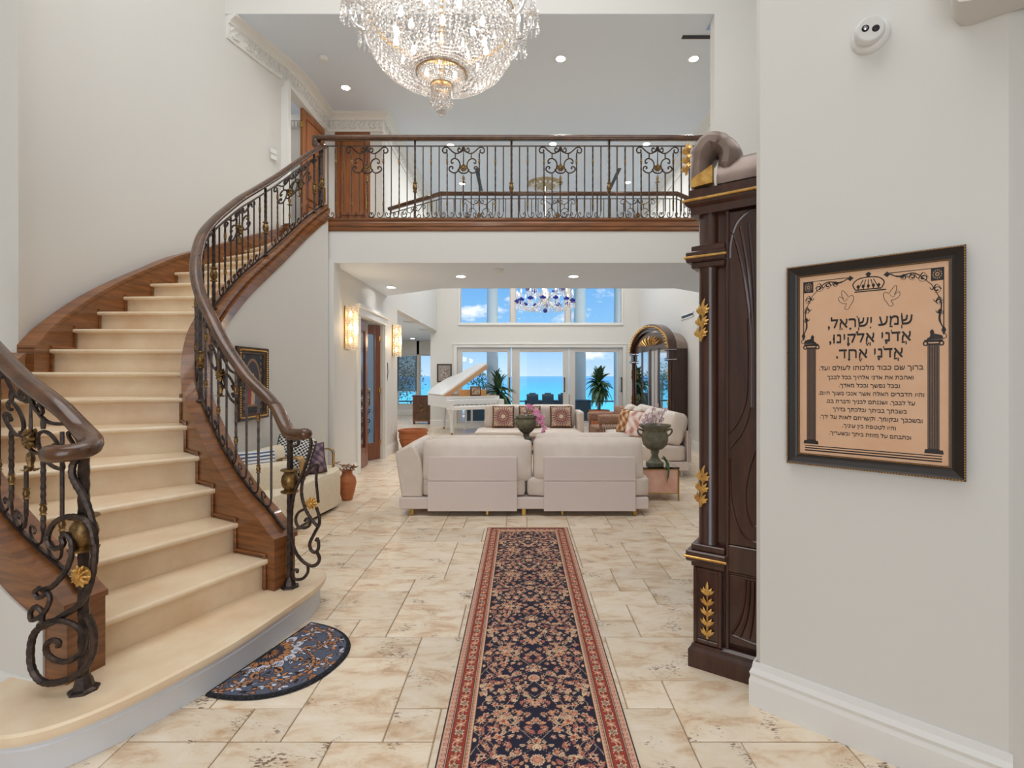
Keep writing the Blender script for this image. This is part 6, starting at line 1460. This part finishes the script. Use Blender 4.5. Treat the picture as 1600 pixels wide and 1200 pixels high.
def slot(loc, rx, L_, lab, rz=0, wall=False):
    t = thing('slot_vent', lab, 'vent', loc, rz); 
    fr_ = MB(); a, b_ = (L_/2, .05)
    if wall: fr_.rbox(-.012, .0, -a, a, -b_, -b_+.025, .002).rbox(-.012, 0, -a, a, b_-.025, b_, .002).rbox(-.012, 0, -a, -a+.02, -b_, b_, .002).rbox(-.012, 0, a-.02, a, -b_, b_, .002); fr_.build('frame', mt['plastic'], t); MB().box(-.004, 0, -a+.02, a-.02, -b_+.025, b_-.025).build('slot', mt['black'], t)
    else: fr_.rbox(-b_, -b_+.010, -a, a, -.006, 0, .002).rbox(b_-.010, b_, -a, a, -.006, 0, .002); fr_.build('frame', mt['plastic'], t); MB().box(-b_+.01, b_-.01, -a, a, -.004, 0).build('slot', mt['black'], t)
slot((2.36, 6.83, ZC), 0, .42, 'dark slot vent in the high ceiling by the right wall', PI/2)
slot((-.97, 11.9, ZC), 0, 1.5, 'long slot vent in the far ceiling, left of the medallion'); slot((2.15, 11.9, ZC), 0, 1.5, 'long slot vent in the far ceiling, right of the medallion')
slot((XR, 10.35, 2.66), 0, .75, 'slot vent high on the right living room wall above the china cabinet', 0, True)
for x, y, lab in ((645, 503, 'square ceiling vent in the sunroom, near the edge'), (668, 515, 'square ceiling vent in the sunroom, beside the end wall')):
    Y = (2.74-CH)*FP/(587-y); t = thing('ceiling_vent', lab, 'vent', ((x-814)/FP*Y, Y, 2.74))
    frame_rect(MB(), -.2, .2, -.2, .2, .03, -.012, 0).xf(Matrix.Rotation(PI/2, 4, 'X')).build('frame', mt['plastic'], t).location.z = -.006
    for k in range(5): MB().rbox(-.17, .17, -.14+.06*k, -.11+.06*k, -.012, -.004, .002).build('slat', mt['plastic'], t)
md = thing('ceiling_medallion', 'ornate round plaster ceiling medallion above the blue chandelier', 'medallion', (.56, 12.05, ZC))
MB().lathe([(.0, -.06), (.10, -.07), (.16, -.04), (.22, -.06), (.27, -.03), (.33, -.05), (.38, -.02), (.42, 0)], 40).build('plaster_disc', M('medallion_gilt', S(196, 184, 150), .5, c2=S(150, 132, 96), scale=10), md, smooth=True)
for k in range(16):
    a = k*PI/8; MB().lathe([(0, -.07), (.03, -.03), (.035, .02), (0, .06)], 6, (.30*math.cos(a), .30*math.sin(a), -.045), (math.cos(a), math.sin(a), 0)).build('petal', mt['trim'], md, smooth=True)
# ---- small things on the living room walls
pf_ = thing('framed_picture', 'small dark framed document on the back wall above the piano tail', 'picture', (xw(683), YW-.002, zw(597)))
fr_box(pf_, .42, .52, .04, [(0, 0), (0, .02), (.012, .026), (.035, .018), (.04, 0)], mt['dark']); MB().box(.035, .385, -.012, 0, .035, .485).build('mat_board', M('mat_board', S(150, 146, 140), .7), pf_); MB().box(.09, .33, -.015, -.011, .08, .43).build('document', M('document_print', S(196, 186, 176), .7, c2=S(110, 92, 90), scale=26), pf_)
ou = thing('wall_outlet', 'white outlet plate low on the back wall beneath the piano', 'outlet', (xw(692), YW, zw(644))); MB().rbox(-.045, .045, -.012, 0, -.07, .07, .004).build('plate', mt['plastic'], ou); MB().rbox(-.02, .02, -.015, -.01, -.045, .045, .003).build('socket', mt['bronze'], ou)
ou = thing('wall_outlet', 'pale outlet plate on the left wall above the terracotta planter', 'outlet', (XL, 9.62, .42)); MB().rbox(0, .012, -.045, .045, -.07, .07, .004).build('plate', mt['plastic'], ou); MB().rbox(.010, .014, -.02, .02, -.045, .045, .003).build('socket', mt['trim'], ou)
cb = thing('painted_chest', 'small dark red chest with a painted flower just inside the sunroom', 'chest', (-3.02, 15.3, 0))
MB().rbox(-.22, .30, 0, .4, .08, .84, .01).build('body', mt['doorred'], cb); MB().rbox(-.24, .32, -.02, .42, .82, .86, .006).build('top', mt['dark'], cb)
for x in (-.18, .26): MB().rbox(x-.03, x+.03, .02, .08, 0, .09, .004).build('foot', mt['dark'], cb)
p = MB(); 
for k in range(8): a = k*PI/4; p.lathe([(0, -.05), (.03, 0), (0, .05)], 5, (.04+.07*math.cos(a), -.003, .46+.07*math.sin(a)), (math.cos(a), 0, math.sin(a)))
o = p.build('painted_flower', mt['bronze'], cb); o['kind'] = 'stuff'; MB().rbox(-.19, .27, -.006, .0, .14, .78, .004).build('door', mt['rail'], cb)
# ================================================================== OUTSIDE: terrace, columns, furniture, sea
struct(MB().box(-7, 8, YW+.2, 21.5, -.12, -.02).build('ground_terrace', M('terrace_stone', S(206, 204, 200), .6, c2=S(186, 184, 180), scale=4)))
sea = bpy.data.materials.new('sea_water'); sea.use_nodes = True; t = sea.node_tree; bs = t.nodes['Principled BSDF']; bs.inputs['Roughness'].default_value = .35; bs.inputs['Specular IOR Level'].default_value = .15
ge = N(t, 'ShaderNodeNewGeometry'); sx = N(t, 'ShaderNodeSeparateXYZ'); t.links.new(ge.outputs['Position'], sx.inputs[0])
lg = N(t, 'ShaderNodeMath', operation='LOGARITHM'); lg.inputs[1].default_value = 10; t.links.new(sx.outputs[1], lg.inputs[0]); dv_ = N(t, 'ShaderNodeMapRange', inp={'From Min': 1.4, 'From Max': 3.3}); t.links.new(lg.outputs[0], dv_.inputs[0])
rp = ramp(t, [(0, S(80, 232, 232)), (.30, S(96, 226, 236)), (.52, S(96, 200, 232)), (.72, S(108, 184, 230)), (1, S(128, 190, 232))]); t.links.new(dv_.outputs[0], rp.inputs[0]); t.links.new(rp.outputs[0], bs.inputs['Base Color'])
struct(MB().box(-2500, 2500, 21.5, 4800, -4.1, -4.0).build('sea', sea))
colm = M('terrace_column', S(196, 206, 204), .6)
for x, Y, r, lab in ((769.5, 17, .19, 'tall round terrace column beyond the left sea door'), (906, 17, .20, 'tall round terrace column beyond the right sea door, nearer the middle'), (968, 17, .19, 'terrace column at the far right edge of the sea windows')):
    t = thing('terrace_column', lab, 'column', ((x-814)/FP*Y, Y, -.02), 0, 'terrace columns')
    MB().lathe([(r, .22), (r, 3.0), (r*.9, 5.4)], 28).build('shaft', colm, t, smooth=True); MB().rbox(-r*1.3, r*1.3, -r*1.3, r*1.3, 0, .1, .01).lathe([(r*1.25, .1), (r*1.2, .16), (r*1.02, .22)], 28).build('base', colm, t, smooth=True, sharp=30); MB().rbox(-r*1.2, r*1.2, -r*1.2, r*1.2, 5.4, 5.6, .01).build('capital', colm, t)
mt['wicker'] = M('dark_wicker', S(70, 96, 106), .7, c2=S(52, 76, 88), scale=60, bump=.4, bscale=90)
def patio_chair(label, x, Y, top):
    t = thing('patio_chair', label, 'chair', ((x-814)/FP*Y, Y, -.02), 0, 'dark wicker chairs on the terrace'); w_ = .40
    b = MB().rbox(-w_/2, w_/2, -.03, .03, .30, top, .02, seg=2); b.build('backrest', mt['wicker'], t); MB().rbox(-.11, .11, -.035, .035, top, top+.04, .006).build('top_rail', mt['wicker'], t)
    MB().rbox(-w_/2-.03, w_/2+.03, -.02, .55, .34, .44, .015).build('seat', mt['wicker'], t)
    for a in (-w_/2-.03, w_/2+.03): MB().rbox(a-.03, a+.03, 0, .55, .44, .62, .01).build('arm', mt['wicker'], t)
    for a in (-w_/2, w_/2):
        for y in (.02, .5): MB().rbox(a-.02, a+.02, y-.02, y+.02, 0, .35, .004).build('leg', mt['wicker'], t)
patio_chair('left one of the dark wicker chairs behind the middle sea door', 832, 17.6, .84); patio_chair('dark wicker chair in the middle of the sea door view', 856, 17.6, .84); patio_chair('dark wicker chair partly hidden by the right stile of the middle sea door', 881, 17.6, .84)
for x, w_, Y, h, lab in ((742, .60, 16.4, .52, 'dark wicker seat box outside the left sea door under the piano'), (911, .44, 16.0, .66, 'dark wicker box outside the right sea door beside the dracaena')):
    t = thing('patio_box', lab, 'planter', ((x-814)/FP*Y, Y, -.02)); MB().rbox(-w_/2, w_/2, -.25, .25, .04, h, .01).build('body', mt['wicker'], t); MB().rbox(-w_/2-.02, w_/2+.02, -.27, .27, h, h+.05, .01).build('lid', mt['wicker'], t)
    for a in (-w_/2+.05, w_/2-.05): MB().box(a-.03, a+.03, -.2, .2, 0, .05).build('foot', mt['wicker'], t)
tb_ = thing('terrace_balustrade', 'low dark terrace rail along the sea edge beyond the glass doors', 'railing', (0, 20.8, -.02))
MB().rbox(-6.5, 7.5, -.03, .03, .40, .46, .006).build('top_rail', mt['wicker'], tb_)
for k in range(8): MB().rbox(-6.4+1.9*k, -6.34+1.9*k, -.03, .03, 0, .41, .004).build('post', mt['wicker'], tb_)
def tree(name, label, loc, H, Rr, n, seed, mat, group=None):
    t = thing(name, label, 'tree', loc, 0, group); rg = random.Random(seed); MB().tube([(0, 0, 0), (.08, 0, H*.35), (-.02, .05, H*.7)], [.11, .08, .05], 7).build('trunk', M('bark_'+name+str(seed), S(128, 112, 92), .9), t)
    b = MB()
    for k in range(n):
        d = V(rg.gauss(0, 1), rg.gauss(0, 1), rg.gauss(0, .8)).normalized()*Rr*rg.uniform(.45, 1); p = V(0, 0, H*.72)+V(d.x, d.y, d.z*.9); u = V(rg.uniform(-1, 1), rg.uniform(-1, 1), rg.uniform(-.6, 1)).normalized(); v_ = u.orthogonal().normalized(); s_ = rg.uniform(.07, .15)
        b.add([p, p+u*s_*.5+v_*s_*.22, p+u*s_, p+u*s_*.5-v_*s_*.22], [(0, 1, 2, 3)])
    o = b.build('foliage', mat, t); o['kind'] = 'stuff'
gr1 = M('sea_grape_leaf', S(64, 128, 120), .6, c2=S(40, 96, 96), scale=3); gr2 = M('hedge_leaf', S(86, 112, 96), .6, c2=S(60, 84, 76), scale=2)
tree('coastal_tree', 'teal-green bushy tree beyond the terrace behind the raised piano lid', (-1.35, 20.2, -.1), 1.75, .75, 700, 1, gr1)
tree('garden_tree', 'grey-green tree filling the left sunroom window behind the shade', (-5.75, 22.5, -3.0), 6.0, 1.5, 2000, 2, gr2)
tree('garden_tree', 'pale tree branches at the edge of the right sunroom window', (-3.75, 25.0, -3.0), 6.4, .7, 300, 3, gr2)
